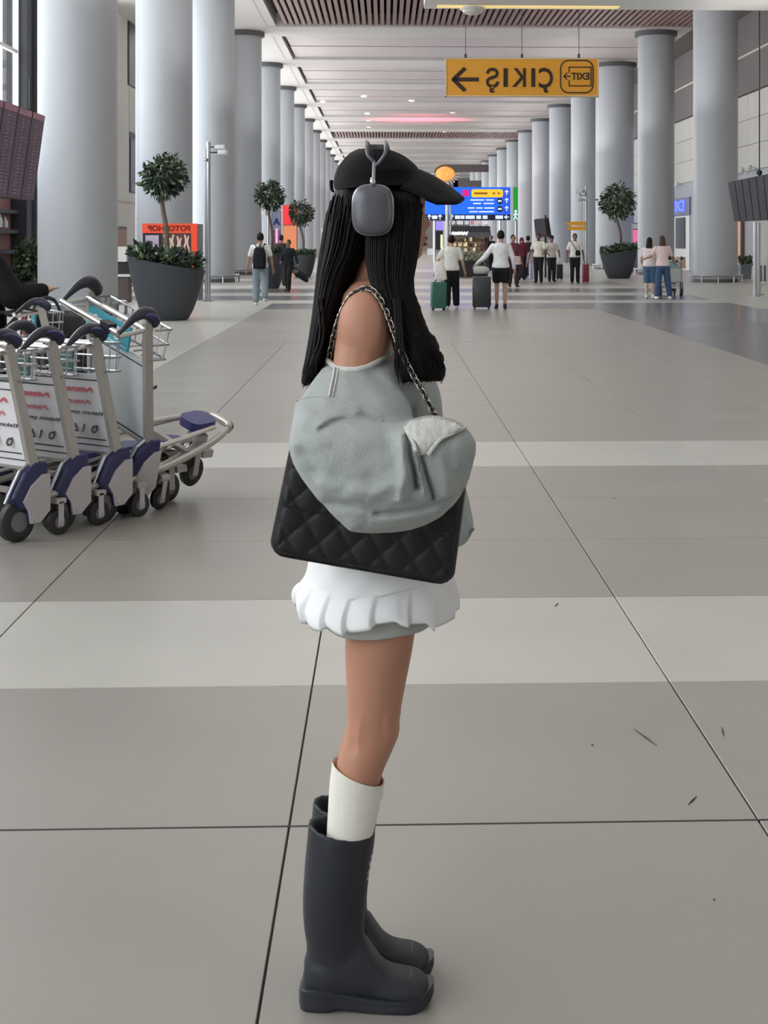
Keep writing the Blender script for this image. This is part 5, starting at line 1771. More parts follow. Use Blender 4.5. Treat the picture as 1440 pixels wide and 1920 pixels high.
def hair_disp(p, n):
    px, py = unL(p)
    a = noise.noise(Vector((px * .22 + .012 * py, p.y * 60, py * .006))) * .0030 + noise.noise(Vector((px * .08, p.y * 25, py * .004 + 7))) * .004
    return p + n * a * min(1, max(0, (py - 330) / 60))


hair = link('hair', remesh(b, .0046, 2, hair_disp, 'hair'), HAIR, girl)
rs = random.Random(5)
b = MB()
for tab, cnt in ((BACKT, 150), (FRONT, 190)):
    for i in range(cnt):
        ph = rs.uniform(.03, .97) * pi
        y0, y1 = rs.uniform(364, 430), rs.uniform(tab[-1][0] - 46, tab[-1][0] + 5)
        off, wob = rs.uniform(-.001, .004), rs.uniform(-.08, .08)
        pts = []
        for k in range(13):
            y = y0 + (y1 - y0) * k / 12
            l, r, d, hd = interp(tab, y)
            q = ph + wob * k / 12
            w = (r - l) / 2 * d / FOC
            c = L((l + r) / 2, y, d)
            ca, sa = cos(q), sin(q)
            pts.append(c + Vector(((w + off) * math.copysign(abs(ca) ** .8, ca), -(hd + off) * abs(sa) ** .8, 0)))
        R = rs.uniform(.0010, .0022)
        b.tube(pts, [R * (1 - .8 * max(0, (k - 8) / 4)) for k in range(13)], 4)
# loose strands falling over the sweatshirt
for x0, x1, yb in ((742, 748, 722), (746, 756, 724), (750, 764, 716), (739, 744, 706), (603, 596, 716), (596, 588, 712)):
    dn = 2.80 if x0 > 700 else 2.86
    b.tube(curve([L(x0, 560, dn + .035), L(x0 + 4, 630, dn + .01), L(x1 - 4, 680, dn), L(x1, yb, dn + .005)], 12), [.0022] * 8 + [.0018, .0014, .0009, .0004], 5)
st = b.build('hair_strands', HAIR, hair, smooth=True)
st['kind'] = 'stuff'

# ---- cap
CROWN = [[277.5, 686, 712, .012], [280, 672, 727, .030], [285, 660, 742, .046], [292, 651, 757, .060], [301, 643, 770, .071], [314, 633, 783, .081], [330, 627.5, 790, .091], [345, 626, 791, .100], [359, 629, 789, .106]]
b = MB()
rr_ = []
y = 277.5
while y <= 359:
    l, r, hd = interp(CROWN, y)
    rg = ring(y, l, r, BD, hd, 48, 2.1)
    # the lower edge rises from the back towards the brim
    k = max(0, (y - 318) / 41)
    for p in rg:
        px, _ = unL(p)
        p.z += .007 * k * max(0, min(1, (px - 640) / 110))
    rr_.append(rg)
    y += 3.4
last = rr_[-1]
cc = sum(last, Vector()) / len(last)
rr_.append([cc + (p - cc) * .965 for p in last])
rr_.append([cc + (p - cc) * .955 + Vector((0, 0, .03)) for p in last])
cap_o = b.loft(rr_).build('cap', CAPM, girl, smooth=True, angle=60)
MB().ball(L(699, 277, BD), (.008, .008, .004), 12, 8).build('top_button', CAPM, cap_o, smooth=True)
# stitched seams between the crown panels
b = MB()
for a0 in (0, 1, 2, 3, 4, 5):
    ph = a0 * pi / 3 + .5
    pts = []
    for y in range(280, 356, 6):
        l, r, hd = interp(CROWN, y)
        c, w = L((l + r) / 2, y, BD), (r - l) / 2 * BD / FOC
        pts.append(c + Vector((w * cos(ph) * 1.006, hd * sin(ph) * 1.006, 0)))
    b.tube(pts, .0011, 5)
b.build('panel_seams', CAPM, cap_o)['kind'] = 'stuff'
# visor
NU, NV = 28, 10
top, bot = [], []
for i in range(NU + 1):
    u = -1 + 2 * i / NU
    a = abs(u)
    ys = u * .092
    root = L(787 - 34 * a ** 2.2, 317 + 36 * a ** 1.8, BD) + Vector((0, ys, 0))
    rim = L(871 - 30 * a ** 2 - 66 * max(0, a - .62) ** 1.1, 370.5 + 14 * a ** 1.3 - 20 * max(0, a - .7), BD) + Vector((0, u * .086, 0))
    row = []
    for j in range(NV + 1):
        t_ = j / NV
        p = root.lerp(rim, t_)
        p.z += .006 * sin(pi * t_) * (1 - a)
        row.append(p)
    top.append(row)
b = MB()
W_ = NV + 1
vs = [p for r in top for p in r] + [p + Vector((0, 0, -.004)) for r in top for p in r]
o_ = len(vs) // 2
fs = []
for i in range(NU):
    for j in range(NV):
        a = i * W_ + j
        fs.append((a, a + 1, a + W_ + 1, a + W_))
        fs.append((o_ + a, o_ + a + W_, o_ + a + W_ + 1, o_ + a + 1))
for i in range(NU):
    for j in (0, NV):
        a = i * W_ + j
        fs.append((a, a + W_, o_ + a + W_, o_ + a))
for j in range(NV):
    for i in (0, NU):
        a = i * W_ + j
        fs.append((a, a + 1, o_ + a + 1, o_ + a))
b.add(vs, fs).build('visor', CAPM, cap_o, smooth=True, angle=60)
b = MB()
b.loft([ell(L(x, y, BD), .0035, .022, 12) for x, y in ((621.5, 338), (621, 346), (622, 356), (625, 360))])
b.build('back_strap', CAPM, cap_o, smooth=True)

# ---- sweatshirt: torso, bridge to the sleeve and the wide near sleeve fused into one cloth
SLV = [(553, 752), (546, 790), (540, 835), (547, 865), (565, 897), (590, 930), (620, 964), (656, 998), (700, 1001), (740, 999), (770, 995), (800, 985), (830, 968), (856, 943),
       (873, 918), (880, 900), (887, 876), (893, 850), (895, 833), (885, 811), (870, 795), (850, 784), (820, 778), (792, 779), (760, 790), (725, 788), (690, 775), (655, 758), (620, 747), (585, 745)]


def pillow(b, poly, c, d0, front, back, n=128, m=18, p=2.6, blend=None):
    pts = []
    per = [0.0]
    P = [Vector((x, y, 0)) for x, y in poly]
    for i in range(len(P)):
        per.append(per[-1] + (P[(i + 1) % len(P)] - P[i]).length)
    for k in range(n):
        s = per[-1] * k / n
        i = max(j for j in range(len(P)) if per[j] <= s)
        pts.append(P[i].lerp(P[(i + 1) % len(P)], (s - per[i]) / (per[i + 1] - per[i])))
    C = Vector((c[0], c[1], 0))
    rg = []
    for side in (-1, 1):
        seq = [max(.02, i / m) for i in range(m + 1)]
        if side > 0:
            seq = list(reversed(seq))[1:]
        for s in seq:
            th = (front if side < 0 else back) * (max(0.0, 1 - s ** p)) ** .5
            row = []
            for q in pts:
                v = C.lerp(q, s)
                d = d0(v.x, v.y) if callable(d0) else d0
                row.append(L(v.x, v.y, d + side * th))
            rg.append(row)
    return b.loft(rg)


def slv_d(px, py):
    # the sleeve hangs close to the shoulder at the top and stands away from the body lower down
    k = max(0, min(1, (py - 745) / 90))
    return 2.80 - .105 * k * k * (3 - 2 * k)


TORS = [[700, 596, 812, BD, .178], [740, 572, 826, BD, .178], [790, 566, 832, BD, .170], [850, 588, 848, BD, .150], [910, 602, 872, BD, .142], [960, 618, 884, BD, .142], [990, 630, 888, BD, .142], [1012, 640, 876, BD, .138]]
b = MB()
tr = rings(TORS, 10, 56, 2.2)
NECK = []
for k, (cx, w, hd, yy, sl) in enumerate(((679, 67, .188, 642, 12), (680, 70, .192, 652, 11), (688, 84, .190, 672, 8))):
    rg = []
    c, ww = L(cx, yy, BD), w * BD / FOC
    for p in ell(c, ww, hd, 56):
        dy = (p.y - c.y) / hd
        dx = (p.x - c.x) / ww
        p.z -= (-sl * dy - 12 * dx * (1 if k < 2 else .4)) * BD / FOC * -1 if False else (-(sl * dy) - 0) * BD / FOC * 1
        p.z += 10 * dx * (1 - k * .4) * BD / FOC
        p.z += 2 * sl * dy * BD / FOC
        rg.append(p)
    NECK.append(rg)
n0 = NECK[0]
nc = sum(n0, Vector()) / len(n0)
inner = [[nc + (p - nc) * .90 + Vector((0, 0, dz)) for p in n0] for dz in (-.075, -.03, -.004)]
b.loft(inner + NECK + tr)
b.loft(rings([[688, 606, 742, 2.875, .055], [720, 582, 752, 2.845, .068], [760, 558, 770, 2.80, .075], [800, 552, 776, 2.765, .07], [840, 556, 780, 2.74, .05]], 10, 36))
pillow(b, SLV, (716, 880), slv_d, .088, .040)

FOLDS = [  # polyline in photo pixels, width, height (+ towards the camera)
    ([(603, 806), (622, 792), (645, 787), (678, 792)], 6.5, -.017), ([(606, 788), (630, 776), (664, 772)], 13, .017), ([(560, 800), (580, 775), (610, 762)], 16, .012),
    ([(655, 768), (690, 784), (722, 792)], 9, -.008), ([(640, 820), (690, 835), (730, 832)], 30, -.012),
    ([(763, 818), (768, 848), (775, 880), (782, 915)], 5.5, -.024), ([(790, 858), (798, 885), (806, 912), (813, 934)], 5.5, -.022),
    ([(752, 812), (757, 850), (760, 890), (752, 930)], 11, .020), ([(779, 845), (788, 880), (797, 925)], 7, .010), ([(826, 850), (836, 890), (840, 925)], 13, .010),
    ([(606, 905), (650, 918), (700, 925), (745, 905)], 17, .013), ([(612, 945), (660, 948), (705, 962)], 8, -.007),
    ([(706, 965), (740, 962), (790, 954), (835, 940), (868, 920)], 4.5, -.013), ([(700, 978), (760, 975), (820, 958)], 9, .006),
    ([(545, 830), (560, 880), (600, 930)], 14, .008), ([(570, 850), (600, 890), (640, 915)], 14, -.008), ([(690, 895), (715, 905), (722, 925)], 8, -.006), ([(718, 920), (735, 935), (760, 938)], 7, .006),
    ([(700, 700), (735, 740), (760, 770)], 14, -.007), ([(770, 720), (778, 750), (772, 775)], 12, -.012), ([(640, 700), (650, 735)], 16, .005), ([(590, 700), (575, 745)], 14, .005),
    ([(690, 690), (720, 700), (740, 715)], 12, .005), ([(850, 800), (862, 830), (858, 870)], 14, .007)]


def seg_dist(px, py, pl):
    best = 1e9
    for (x0, y0), (x1, y1) in zip(pl, pl[1:]):
        dx, dy = x1 - x0, y1 - y0
        t_ = max(0, min(1, ((px - x0) * dx + (py - y0) * dy) / (dx * dx + dy * dy)))
        e = (px - x0 - t_ * dx) ** 2 + (py - y0 - t_ * dy) ** 2
        if e < best:
            best = e
    return best


def sweat_disp(p, n):
    if n.y < .25 and p.y < -.06:
        px, py = unL(p)
        h = 0.0
        for pl, w, a in FOLDS:
            xs, ys = [q[0] for q in pl], [q[1] for q in pl]
            if min(xs) - 3 * w < px < max(xs) + 3 * w and min(ys) - 3 * w < py < max(ys) + 3 * w:
                h += a * exp(-seg_dist(px, py, pl) / (w * w))
        h += .0028 * noise.noise(Vector((px * .030, py * .036, 3.1))) + .0013 * noise.noise(Vector((px * .09, py * .10, 9.2)))
        p = p + Vector((0, -h * min(1, max(0, (.25 - n.y) * 1.6)), 0))
    return p


sweat = link('sweatshirt', remesh(b, .0052, 2, sweat_disp, 'sweatshirt'), SWEAT, girl)
MB().tube([p + Vector((0, 0, .001)) for p in n0], .0055, 8, loop=True).build('neckband', SWEAT_IN, sweat, smooth=True)


def on_sweat(pts, lift=.002):
    """drop a photo-space line onto the front of the sweatshirt"""
    bv = on_sweat.tree
    out = []
    cam_l = Vector((CX * 0 - GX0, -BD, CAMH))
    for px, py in pts:
        tgt = L(px, py, BD)
        dr = (tgt - cam_l).normalized()
        hit = bv.ray_cast(cam_l, dr)
        out.append((hit[0] if hit[0] is not None else tgt) - dr * lift)
    return out


from mathutils.bvhtree import BVHTree
_bm = bmesh.new()
_bm.from_mesh(sweat.data)
on_sweat.tree = BVHTree.FromBMesh(_bm)
_bm.free()


def px_curve(pts, n):
    q = curve([Vector((x, y, 0)) for x, y in pts], n)
    return [(v.x, v.y) for v in q]


b = MB()
b.tube(on_sweat(px_curve([(629, 672), (626, 700), (621, 725), (617, 744)], 14), .0008), .0042, 6, flat=.6)
b.tube(on_sweat(px_curve([(636, 673), (632, 702), (627, 728), (623, 745)], 14), .0004), .003, 6, flat=.6)
b.build('shoulder_seam', SWEAT_IN, sweat, smooth=True)
MB().tube(on_sweat(px_curve([(556, 752), (585, 744), (618, 747), (652, 760), (686, 778), (716, 789)], 26), .0004), .0022, 6).build('armhole_seam', SWEAT, sweat, smooth=True)
# turned-out pale cuff over the forearm
b = MB()
CUFF = [(757, 797), (764, 788), (782, 783), (806, 781), (832, 783), (858, 791), (873, 801), (860, 810), (842, 817), (826, 826), (812, 840), (801, 854), (789, 855), (780, 838), (772, 826), (762, 818)]
cp = on_sweat([(x, y) for x, y in CUFF], .0)


def cuff_d(px, py):
    h = on_sweat([(px * .66 + 812 * .34, py * .66 + 824 * .34)], 0)[0]
    return h.y + BD - .003


pillow(b, CUFF, (808, 808), cuff_d, .010, .003, n=72, m=8, p=3)
link('turned_cuff', remesh(b, .0036, 1, lambda p, n: p + n * (.0016 * noise.noise(Vector((unL(p)[0] * .12, unL(p)[1] * .05, 1)))), 'turned_cuff'), SWEAT_IN, sweat)
b = MB()
b.tube(on_sweat(px_curve([(872, 802), (846, 814), (824, 825), (802, 853)], 18), .012), .0042, 6, flat=.7)
b.tube(on_sweat(px_curve([(760, 800), (766, 815), (776, 832), (779, 846)], 12), .010), .0034, 6, flat=.7)
b.build('cuff_hem', SWEAT_IN, sweat, smooth=True)
# ribbed hem of the far front edge
MB().tube([L(x, y, BD - .06) for x, y in ((858, 1020), (872, 1010), (888, 990))], .004, 6).build('front_hem', SWEAT, sweat, smooth=True)

# ---- skirt
HEM = [[540, 1112], [553, 1118], [566, 1134], [583, 1148], [602, 1149], [620, 1143], [640, 1146], [663, 1144], [690, 1136], [720, 1127], [746, 1122], [756, 1128], [775, 1133], [800, 1133], [812, 1148], [835, 1146], [858, 1136]]
SKT = [[0, 582, 842, .150], [.3, 575, 850, .156], [.5, 566, 854, .166], [.75, 553, 857, .182], [.9, 552, 858, .190], [1, 558, 856, .190]]
NA = 320
rg = []
for i in range(19):
    v = i / 18
    l, r, hd = interp(SKT, v)
    row = []
    for j in range(NA):
        a = 2 * pi * j / NA
        px_ = (l + r) / 2 + (r - l) / 2 * cos(a)
        ph = 17 * a + .8 * sin(3 * a) + .5 * sin(7 * a + 1)
        fr = (ph / (2 * pi)) % 1.0
        rip = ((fr / .86) ** .8 if fr < .86 else 1 - (fr - .86) / .14) - .5
        rip *= max(0, (v - .40) / .60) ** .6
        hem = interp(HEM, px_)[0]
        if sin(a) > 0:
            hem = 1138 + 6 * sin(5 * a)
        py_ = 1040 + (hem - 1040) * v
        k = 1 + .075 * rip
        c = L((l + r) / 2, py_, BD)
        w = (r - l) / 2 * BD / FOC
        row.append(c + Vector((w * cos(a) * k, hd * sin(a) * k, -.004 * rip * v)))
    rg.append(row)
sk = MB().loft(rg, caps=False).build('skirt', SKIRT, girl, smooth=True, angle=70)
md = sk.modifiers.new('thickness', 'SOLIDIFY')
md.thickness = .003
rg = []
for i in range(9):
    v = i / 8
    row = []
    for j in range(96):
        a = 2 * pi * j / 96
        px_ = 712 + 140 * cos(a)
        low = 1096 - 18 * max(0, (px_ - 640) / 100) - 10 * max(0, (600 - px_) / 40) if sin(a) < 0 else 1092
        py_ = 1036 + (low - 1036) * v
        w = (133 + 6 * v + 1.4 * sin(9 * a + 4 * v)) * BD / FOC
        row.append(L(712, py_, BD) + Vector((w * cos(a), (.158 + .008 * v + .0015 * sin(11 * a + 5 * v)) * sin(a), 0)))
    rg.append(row)
yk = MB().loft(rg, caps=False).build('skirt_yoke', SKIRT, sk, smooth=True, angle=70)
yk.modifiers.new('thickness', 'SOLIDIFY').thickness = .003
rg = []
for i in range(9):
    v = i / 8
    row = []
    for j in range(80):
        a = 2 * pi * j / 80
        py_ = 1085 + (1162 - 1085) * v - (2 * sin(4 * a) if v > .9 else 0)
        row.append(L(706, py_, BD) + Vector(((98 + 5 * v + 1.6 * sin(6 * a + 2 * v)) * BD / FOC * cos(a), (.147 + .006 * v + .002 * sin(8 * a)) * sin(a), 0)))
    rg.append(row)
un = MB().loft(rg, caps=False).build('under_shorts', UNDER, girl, smooth=True, angle=70)
un.modifiers.new('thickness', 'SOLIDIFY').thickness = .004

# ---- socks and boots
SOCKT = [[1446, 623, 721, 2.94, .0605], [1480, 618, 714.5, 2.94, .0585], [1520, 615, 710, 2.94, .056], [1572, 612, 697, 2.94, .051], [1600, 610, 686, 2.94, .047], [1650, 605, 676, 2.94, .043], [1740, 602, 662, 2.94, .036]]


def sock(dd):
    rr = rings(SOCKT if dd == 0 else [[1486, 621, 712, 2.94, .058]] + SOCKT[2:], 8, 40)
    for i, q in enumerate(rr):
        c = sum(q, Vector()) / len(q)
        k = max(0, 1 - i / 10)
        for p in q:
            p.z -= .021 * k * (p.x - c.x) / .05
    c0 = sum(rr[0], Vector()) / len(rr[0])
    inn = [[c0 + (p - c0) * .95 + Vector((0, 0, dz)) for p in rr[0]] for dz in (-.03, -.001)]
    q = MB().loft([[p + Vector((0, dd, 0)) for p in g_] for g_ in inn + rr])
    return q.build('sock', SOCK, girl, smooth=True, angle=60)


sock(0)
sock(.11)
SHAFT = [[1549, 579, 704, .060], [1580, 576, 701, .060], [1628, 571, 694, .058], [1687, 568, 687, .054], [1735, 570, 683, .050], [1771, 575, 686, .046], [1800, 573, 698, .044], [1835, 569, 706, .042], [1858, 570, 700, .036]]
FOOT = [[572, 1796, 1862, .022], [584, 1780, 1868, .036], [610, 1765, 1872, .044], [650, 1752, 1872, .046], [684, 1757, 1872, .046], [700, 1779, 1872, .046], [712, 1797, 1872, .047], [727, 1810, 1872, .049], [745, 1817, 1872, .051],
        [765, 1821, 1872, .052], [782, 1826, 1870, .049], [794, 1833, 1866, .042], [802, 1842, 1860, .030], [805, 1848, 1855, .016]]
SOLE = [[562, .006, .034, .016], [566, .001, .040, .030], [576, 0, .042, .041], [600, 0, .043, .046], [622, .001, .041, .046], [634, .005, .038, .044], [660, .004, .034, .046], [690, 0, .030, .048], [730, 0, .026, .053], [764, 0, .028, .054],
        [785, .003, .031, .049], [800, .010, .037, .039], [809, .018, .042, .026], [813.5, .026, .043, .012]]


def boot(dd, lab):
    D = 2.94
    b = MB()
    outer = []
    for i in range(33):
        y = 1549 + (1858 - 1549) * i / 32
        l, r, hd = interp(SHAFT, y)
        rg = ring(y, l, r, D, hd, 44, 2.1)
        k = max(0, 1 - i / 9)
        c = sum(rg, Vector()) / len(rg)
        for p in rg:
            p.z -= .011 * k * (p.x - c.x) / .065
            p.z -= .004 * k * (abs(p.y - c.y) / .06) ** 2
        outer.append(rg)
    c0 = sum(outer[0], Vector()) / 44
    inn = []
    for lev, sc_ in ((26, .86), (20, .87), (14, .88), (8, .885), (4, .885), (1, .885), (0, .895)):
        ci = sum(outer[lev], Vector()) / 44
        inn.append([ci + (p - ci) * sc_ for p in outer[lev]])
    b.loft(inn + outer)
    rg = []
    for i in range(40):
        px = 572 + (805 - 572) * i / 39
        t_, bo, hd = interp(FOOT, px)
        a, z = L(px, t_, D), L(px, bo, D)
        rg.append(ell((a + z) / 2, (a.z - z.z) / 2, hd, 32, 2.4, Vector((0, 0, 1)), Vector((0, 1, 0))))
    b.loft(rg)
    me = remesh(b, .0040, 3, None, 'boot')
    me.transform(Matrix.Translation((0, dd, 0)))
    bt = link('boot', me, RUBBER, girl)
    bt['label'] = lab
    s = MB()
    rg = []
    for i in range(48):
        px = 562 + (813.5 - 562) * i / 47
        z0, z1, hd = interp(SOLE, px)
        x = L(px, 1860, D).x
        q = []
        for yy, zz in ((-1, .12), (-1, .5), (-.985, .62), (-1, .74), (-.98, .94), (-.9, 1), (.9, 1), (.98, .94), (1, .74), (.985, .62), (1, .5), (1, .12), (.93, 0), (-.93, 0)):
            q.append(Vector((x, D - BD + dd + yy * hd, z0 + (z1 - z0) * zz)))
        rg.append(q)
    s.loft(rg)
    so = s.build('sole', RUBBER, bt, smooth=True, angle=28)
    # heel strip, toe seam and the raised heel block
    m = MB()
    for zz in (.050, .057):
        m.tube([L(568.5, 1836, D) + Vector((.001 + .012 * (1 - cos(a)), dd + .030 * sin(a), zz - L(0, 1836, D).z)) for a in [-1.2 + 2.4 * i / 10 for i in range(11)]], .0012, 5)
    m.build('heel_line', RUBBER, bt)['kind'] = 'stuff'
    MB().tube([L(772, 1822, D) + Vector((-.006 * abs(cos(a)) , dd - .050 * cos(a), -.042 + .042 * sin(a) ** .6)) for a in [pi * i / 16 for i in range(17)]], .0014, 5).build('toe_seam', mat('seam_grey', (84, 86, 92), .5), bt)
    MB().tube([L(x, y, D) + Vector((-.0005, dd, 0)) for x, y in ((576, 1600), (572.5, 1640), (570.5, 1690), (573, 1735), (577.5, 1768))], .0022, 6).build('back_seam', RUBBER, bt, smooth=True)
    # pale emblem on the shin
    e = MB()
    for (x, y, w, h) in ((697.5, 1596, .004, .012), (696.5, 1612, .003, .009), (694, 1628, .003, .008), (693, 1640, .0025, .005)):
        e.ball(L(x, y, D) + Vector((-.0035, dd - .012, 0)), (w, .010, h), 10, 6)
    e.build('emblem', mat('emblem_grey', (176, 180, 184), .5), bt)['kind'] = 'stuff'
    return bt


boot(0, 'near black rubber boot')
boot(.11, 'far black rubber boot, half hidden')

# ---- headphones
ho = L(700, 394, 2.885)
hp = thing('headphones', 'grey over-ear headphones worn over the black cap', 'headphones', GBASE + Matrix.Rotation(-YAW, 3, 'Z') @ ho, -YAW)
for sy in (-1, 1):
    def HP(px, py, d):
        p = L(px, py, d)
        return Vector((p.x, sy * p.y * -1 if sy > 0 else p.y, p.z))
    dn = 2.872
    c = L(699, 394, dn)
    c.y *= 1 if sy < 0 else -1
    o = -1 if sy < 0 else 1
    w, h = 40.5 * dn / FOC, 49.5 * dn / FOC
    def cup(k, dy, ex=3.0):
        return [Vector((p.x + .012 * (p.z - c.z) * 0, c.y + o * dy, p.z)) for p in ell(c, w * k, h * k, 48, ex, Vector((1, 0, 0)), Vector((0, 0, 1)))]
    sh = MB().loft([cup(.2, .0125), cup(.5, .0118), cup(.75, .0095), cup(.88, .006), cup(.95, .001)]).build('ear_cup', CUPM, hp, smooth=True, off=ho, angle=50)
    MB().loft([cup(.95, .0015), cup(.985, -.001), cup(1.0, -.006), cup(1.0, -.014), cup(.96, -.018)]).build('rim', RIMM, sh, smooth=True, off=ho, angle=60)
    MB().loft([cup(.97, -.018), cup(1.0, -.024), cup(.98, -.04), cup(.9, -.044)]).build('cushion', CAPM, sh, smooth=True, off=ho)
    st_ = MB().tube([HP(700, 346, 2.868), HP(700.5, 330, 2.868), HP(701, 306, 2.870), HP(700, 302, 2.870)], .0036, 10).build('stem', RIMM, hp, smooth=True, off=ho)
    MB().ball(HP(699, 341, 2.868), (.006, .006, .007), 12, 8).ball(HP(698, 335, 2.868), (.0045, .0045, .003), 10, 8).build('pivot', M['chrome'], st_, smooth=True, off=ho)
for xa, xm in ((688, 692), (723, 716)):
    yj = 304 if xa < 700 else 312
    near = [L(700.5, yj, 2.870), L((700 + xm) / 2 + (xm - 700) * .1, yj - 6, 2.869), L(xa + (700 - xa) * .12, 291, 2.870), L(xa, 283, 2.874), L(xa, 274, 2.888), L(xa, 268, 2.93), L(xa, 266, BD)]
    far = [Vector((p.x, -p.y, p.z)) for p in reversed(near[:-1])]
    MB().tube(curve(near + far, 44), .0034, 8).build('headband_rail', CUPM, hp, smooth=True, off=ho)
# knit canopy between the rails, resting on the cap
cv = []
for x in (691, 698, 706, 713, 720):
    cv.append(curve([L(x, 280, 2.905), L(x, 273.5, 2.94), L(x, 271, BD), Vector((L(x, 273.5, 2.94).x, .06, L(x, 273.5, 2.94).z)), Vector((L(x, 280, 2.905).x, .095, L(x, 280, 2.905).z))], 14))
vs = [p for r in cv for p in r] + [p - Vector((0, 0, .003)) for r in cv for p in r]
n_, o_ = 14, len(cv) * 14
fs = []
for i in range(len(cv) - 1):
    for j in range(n_ - 1):
        a = i * n_ + j
        fs += [(a, a + 1, a + n_ + 1, a + n_), (o_ + a, o_ + a + n_, o_ + a + n_ + 1, o_ + a + 1)]
MB().add(vs, fs).build('canopy', CAPM, hp, smooth=True, off=ho)

# ---- quilted handbag on its chain
BDp = 2.792
QBL, QBR, QTR, QTL = (505, 1031), (850, 1091), (874, 905), (545, 838)
bo = L(690, 1060, BDp)
hb = thing('handbag', 'black quilted leather handbag hanging from a chain on her near shoulder', 'handbag', GBASE + Matrix.Rotation(-YAW, 3, 'Z') @ bo, -YAW)


def BQ(u, v):
    x = (QBL[0] * (1 - u) + QBR[0] * u) * (1 - v) + (QTL[0] * (1 - u) + QTR[0] * u) * v
    y = (QBL[1] * (1 - u) + QBR[1] * u) * (1 - v) + (QTL[1] * (1 - u) + QTR[1] * u) * v
    return x, y


def quilt(u, v):
    X, Y = u * 340, v * 190
    a, c = (X + Y * .82) / 58.0, (X - Y * .82) / 58.0
    return (abs(sin(pi * a)) * abs(sin(pi * c))) ** .38


def bag_slab(name, mtl, parent, v0, v1, T, extra, nu=120, nv=70, corner=.12, flat_back=False):
    rr = []
    b = MB()
    grid = {}
    vs, fs = [], []
    for side in (-1, 1):
        for i in range(nu + 1):
            for j in range(nv + 1):
                u, v = i / nu, v0 + (v1 - v0) * j / nv
                # round the lower corners
                du, dv = min(u, 1 - u) * 345, (v - v0) * 200
                uu, vv = u, v
                R = 26.0
                if du < R and dv < R:
                    ex, ey = R - du, R - dv
                    m_ = max(ex, ey)
                    rr_ = sqrt(ex * ex + ey * ey)
                    if rr_ > 1e-6:
                        kx, ky = ex * m_ / rr_, ey * m_ / rr_
                        du2, dv2 = R - kx, R - ky
                        uu = du2 / 345 if u < .5 else 1 - du2 / 345
                        vv = v0 + dv2 / 200
                x, y = BQ(uu, vv)
                edge = min(min(u, 1 - u) * 345, (v - v0) * 200, (v1 - v) * 200 + (14 if v1 > .98 else 0)) / 16.0
                e = max(0.0, min(1.0, edge))
                t_ = T * (.62 + .38 * sqrt(1 - (1 - e) ** 2))
                q = quilt(u, v) * .0030 * e
                if side < 0:
                    p = L(x, y, BDp) + Vector((0, -(t_ + q + extra), 0))
                else:
                    p = L(x, y, BDp) + Vector((0, (t_ + q) if not flat_back else -(T * .55), 0))
                vs.append(p)
    n1 = (nu + 1) * (nv + 1)
    idx = lambda i, j, s: s * n1 + i * (nv + 1) + j
    for i in range(nu):
        for j in range(nv):
            fs.append((idx(i, j, 0), idx(i + 1, j, 0), idx(i + 1, j + 1, 0), idx(i, j + 1, 0)))
            fs.append((idx(i, j, 1), idx(i, j + 1, 1), idx(i + 1, j + 1, 1), idx(i + 1, j, 1)))
    for i in range(nu):
        fs.append((idx(i, 0, 0), idx(i, 0, 1), idx(i + 1, 0, 1), idx(i + 1, 0, 0)))
        fs.append((idx(i, nv, 0), idx(i + 1, nv, 0), idx(i + 1, nv, 1), idx(i, nv, 1)))
    for j in range(nv):
        fs.append((idx(0, j, 0), idx(0, j + 1, 0), idx(0, j + 1, 1), idx(0, j, 1)))
        fs.append((idx(nu, j, 0), idx(nu, j, 1), idx(nu, j + 1, 1), idx(nu, j + 1, 0)))
    return b.add(vs, fs).build(name, mtl, parent, smooth=True, angle=60, off=bo)


bag_slab('bag_body', LEATHER, hb, 0, 1, .036, 0)
bag_slab('flap', LEATHER, hb, .42, 1, .036, .0035, nv=44, flat_back=True)
pts = []
for s in [i / 60 for i in range(61)]:
    # piping along the left, bottom and right edges
    if s < .3:
        u, v = 0.012, 1 - s / .3 * .86
    elif s < .36:
        a = (s - .3) / .06 * pi / 2
        u, v = .012 + .075 * (1 - cos(a)), .14 * (1 - sin(a))
    elif s < .64:
        u, v = .087 + (s - .36) / .28 * .826, .0
    elif s < .70:
        a = (s - .64) / .06 * pi / 2
        u, v = .913 + .075 * sin(a), .14 * (1 - cos(a))
    else:
        u, v = .988, .14 + (s - .70) / .3 * .86
    pts.append(L(*BQ(u, v), BDp) + Vector((0, -.026, 0)))
MB().tube(pts, .0032, 6).build('edge_piping', LEATHER, hb, smooth=True, off=bo)
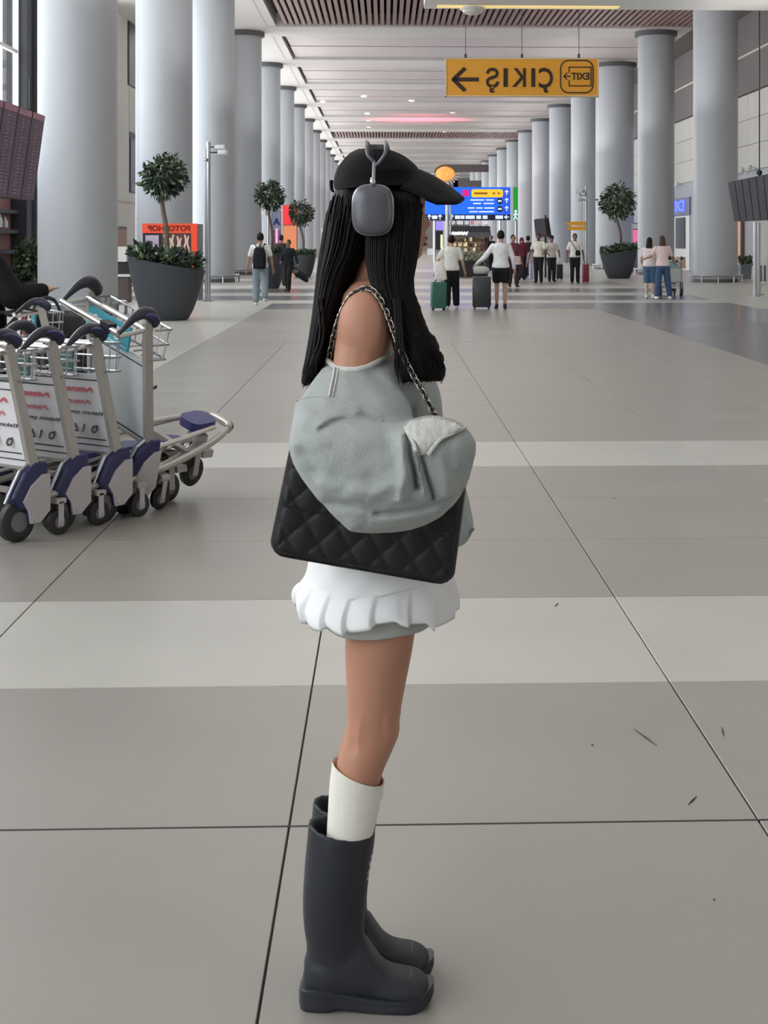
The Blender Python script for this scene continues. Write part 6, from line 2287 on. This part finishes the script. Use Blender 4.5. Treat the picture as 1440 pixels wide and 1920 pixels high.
# chain: leather ribbon woven through links
path = curve([L(600, 850, 2.87), L(606, 760, 2.90), L(614, 690, 2.90), L(622, 645, 2.885), L(630, 615, 2.872), L(641, 584, 2.868), L(656, 558, 2.868), L(672, 545, 2.866), L(690, 540, 2.862), L(706, 551, 2.852), L(721, 575, 2.842), L(732, 604, 2.832),
              L(744, 637, 2.818), L(757, 668, 2.810), L(776, 706, 2.804), L(795, 738, 2.796), L(810, 768, 2.790), L(824, 792, 2.787), L(838, 840, 2.787), L(846, 896, 2.79)], 240)
acc = [0.0]
for a, c in zip(path, path[1:]):
    acc.append(acc[-1] + (c - a).length)
strap = MB().tube(path[::2], .0036, 6, flat=.55).build('chain_strap', LEATHER, hb, smooth=True, off=bo)
lk = bpy.data.meshes.new('chain_link')
_l = MB().tube([(.0088 * cos(a), .0052 * sin(a), 0) for a in [2 * pi * i / 14 for i in range(14)]], .0019, 6, loop=True)
link_me = _l.mesh('chain_link', smooth=True, angle=80)
link_me.materials.append(mat('chain_metal', (160, 154, 144), .25, metal=1.0, var=.03))
bpy.data.meshes.remove(lk)
pos, k = .012, 0
while pos < acc[-1] - .01:
    i = max(j for j in range(len(acc)) if acc[j] <= pos)
    i = min(i, len(path) - 2)
    p = path[i]
    t_ = (path[i + 1] - path[i]).normalized()
    yv = Vector((0, 1, 0))
    s_ = t_.cross(yv).normalized()
    yy = s_.cross(t_).normalized()
    ang = .55 if k % 2 else -.55
    sd = s_ * cos(ang) + yy * sin(ang)
    nn = t_.cross(sd)
    o = bpy.data.objects.new('chain_link', link_me)
    COL.objects.link(o)
    o.parent = strap
    R = Matrix((t_, sd, nn)).transposed().to_4x4()
    o.matrix_local = Matrix.Translation(p - bo) @ R
    pos += .0122
    k += 1

# ---- small scuffs and threads on the floor tiles
for i, ((x0, y0), (x1, y1)) in enumerate((((1189, 1368), (1232, 1399)), ((1290, 1510), (1306, 1494)), ((1353, 1364), (1357, 1381)), ((1040, 1138), (1047, 1131)), ((1108, 1396), (1113, 1399)), ((1337, 1687), (1341, 1689)), ((1150, 934), (1154, 936)))):
    a, c = G(x0, y0), G(x1, y1)
    o = MB().tube([a + Z3 * .0016, (a + c) / 2 + Z3 * .0022, c + Z3 * .0016], [.0008, .0022, .0008], 6).build('floor_thread', M['black_ink'])
    tag(o, ('longest dark thread lying on the grey tile right of her boots', 'short dark thread near the tile joint, slanting up to the right', 'short dark fleck just right of the slanting tile joint',
            'tiny dark fleck on the pale band right of her skirt', 'small dark speck left of the longest thread', 'dark speck on the lower right tile nearest the camera',
            'dark speck on the far grey tile right of the handbag')[i], 'thread', 'threads on the floor')
bpy.context.view_layer.update()
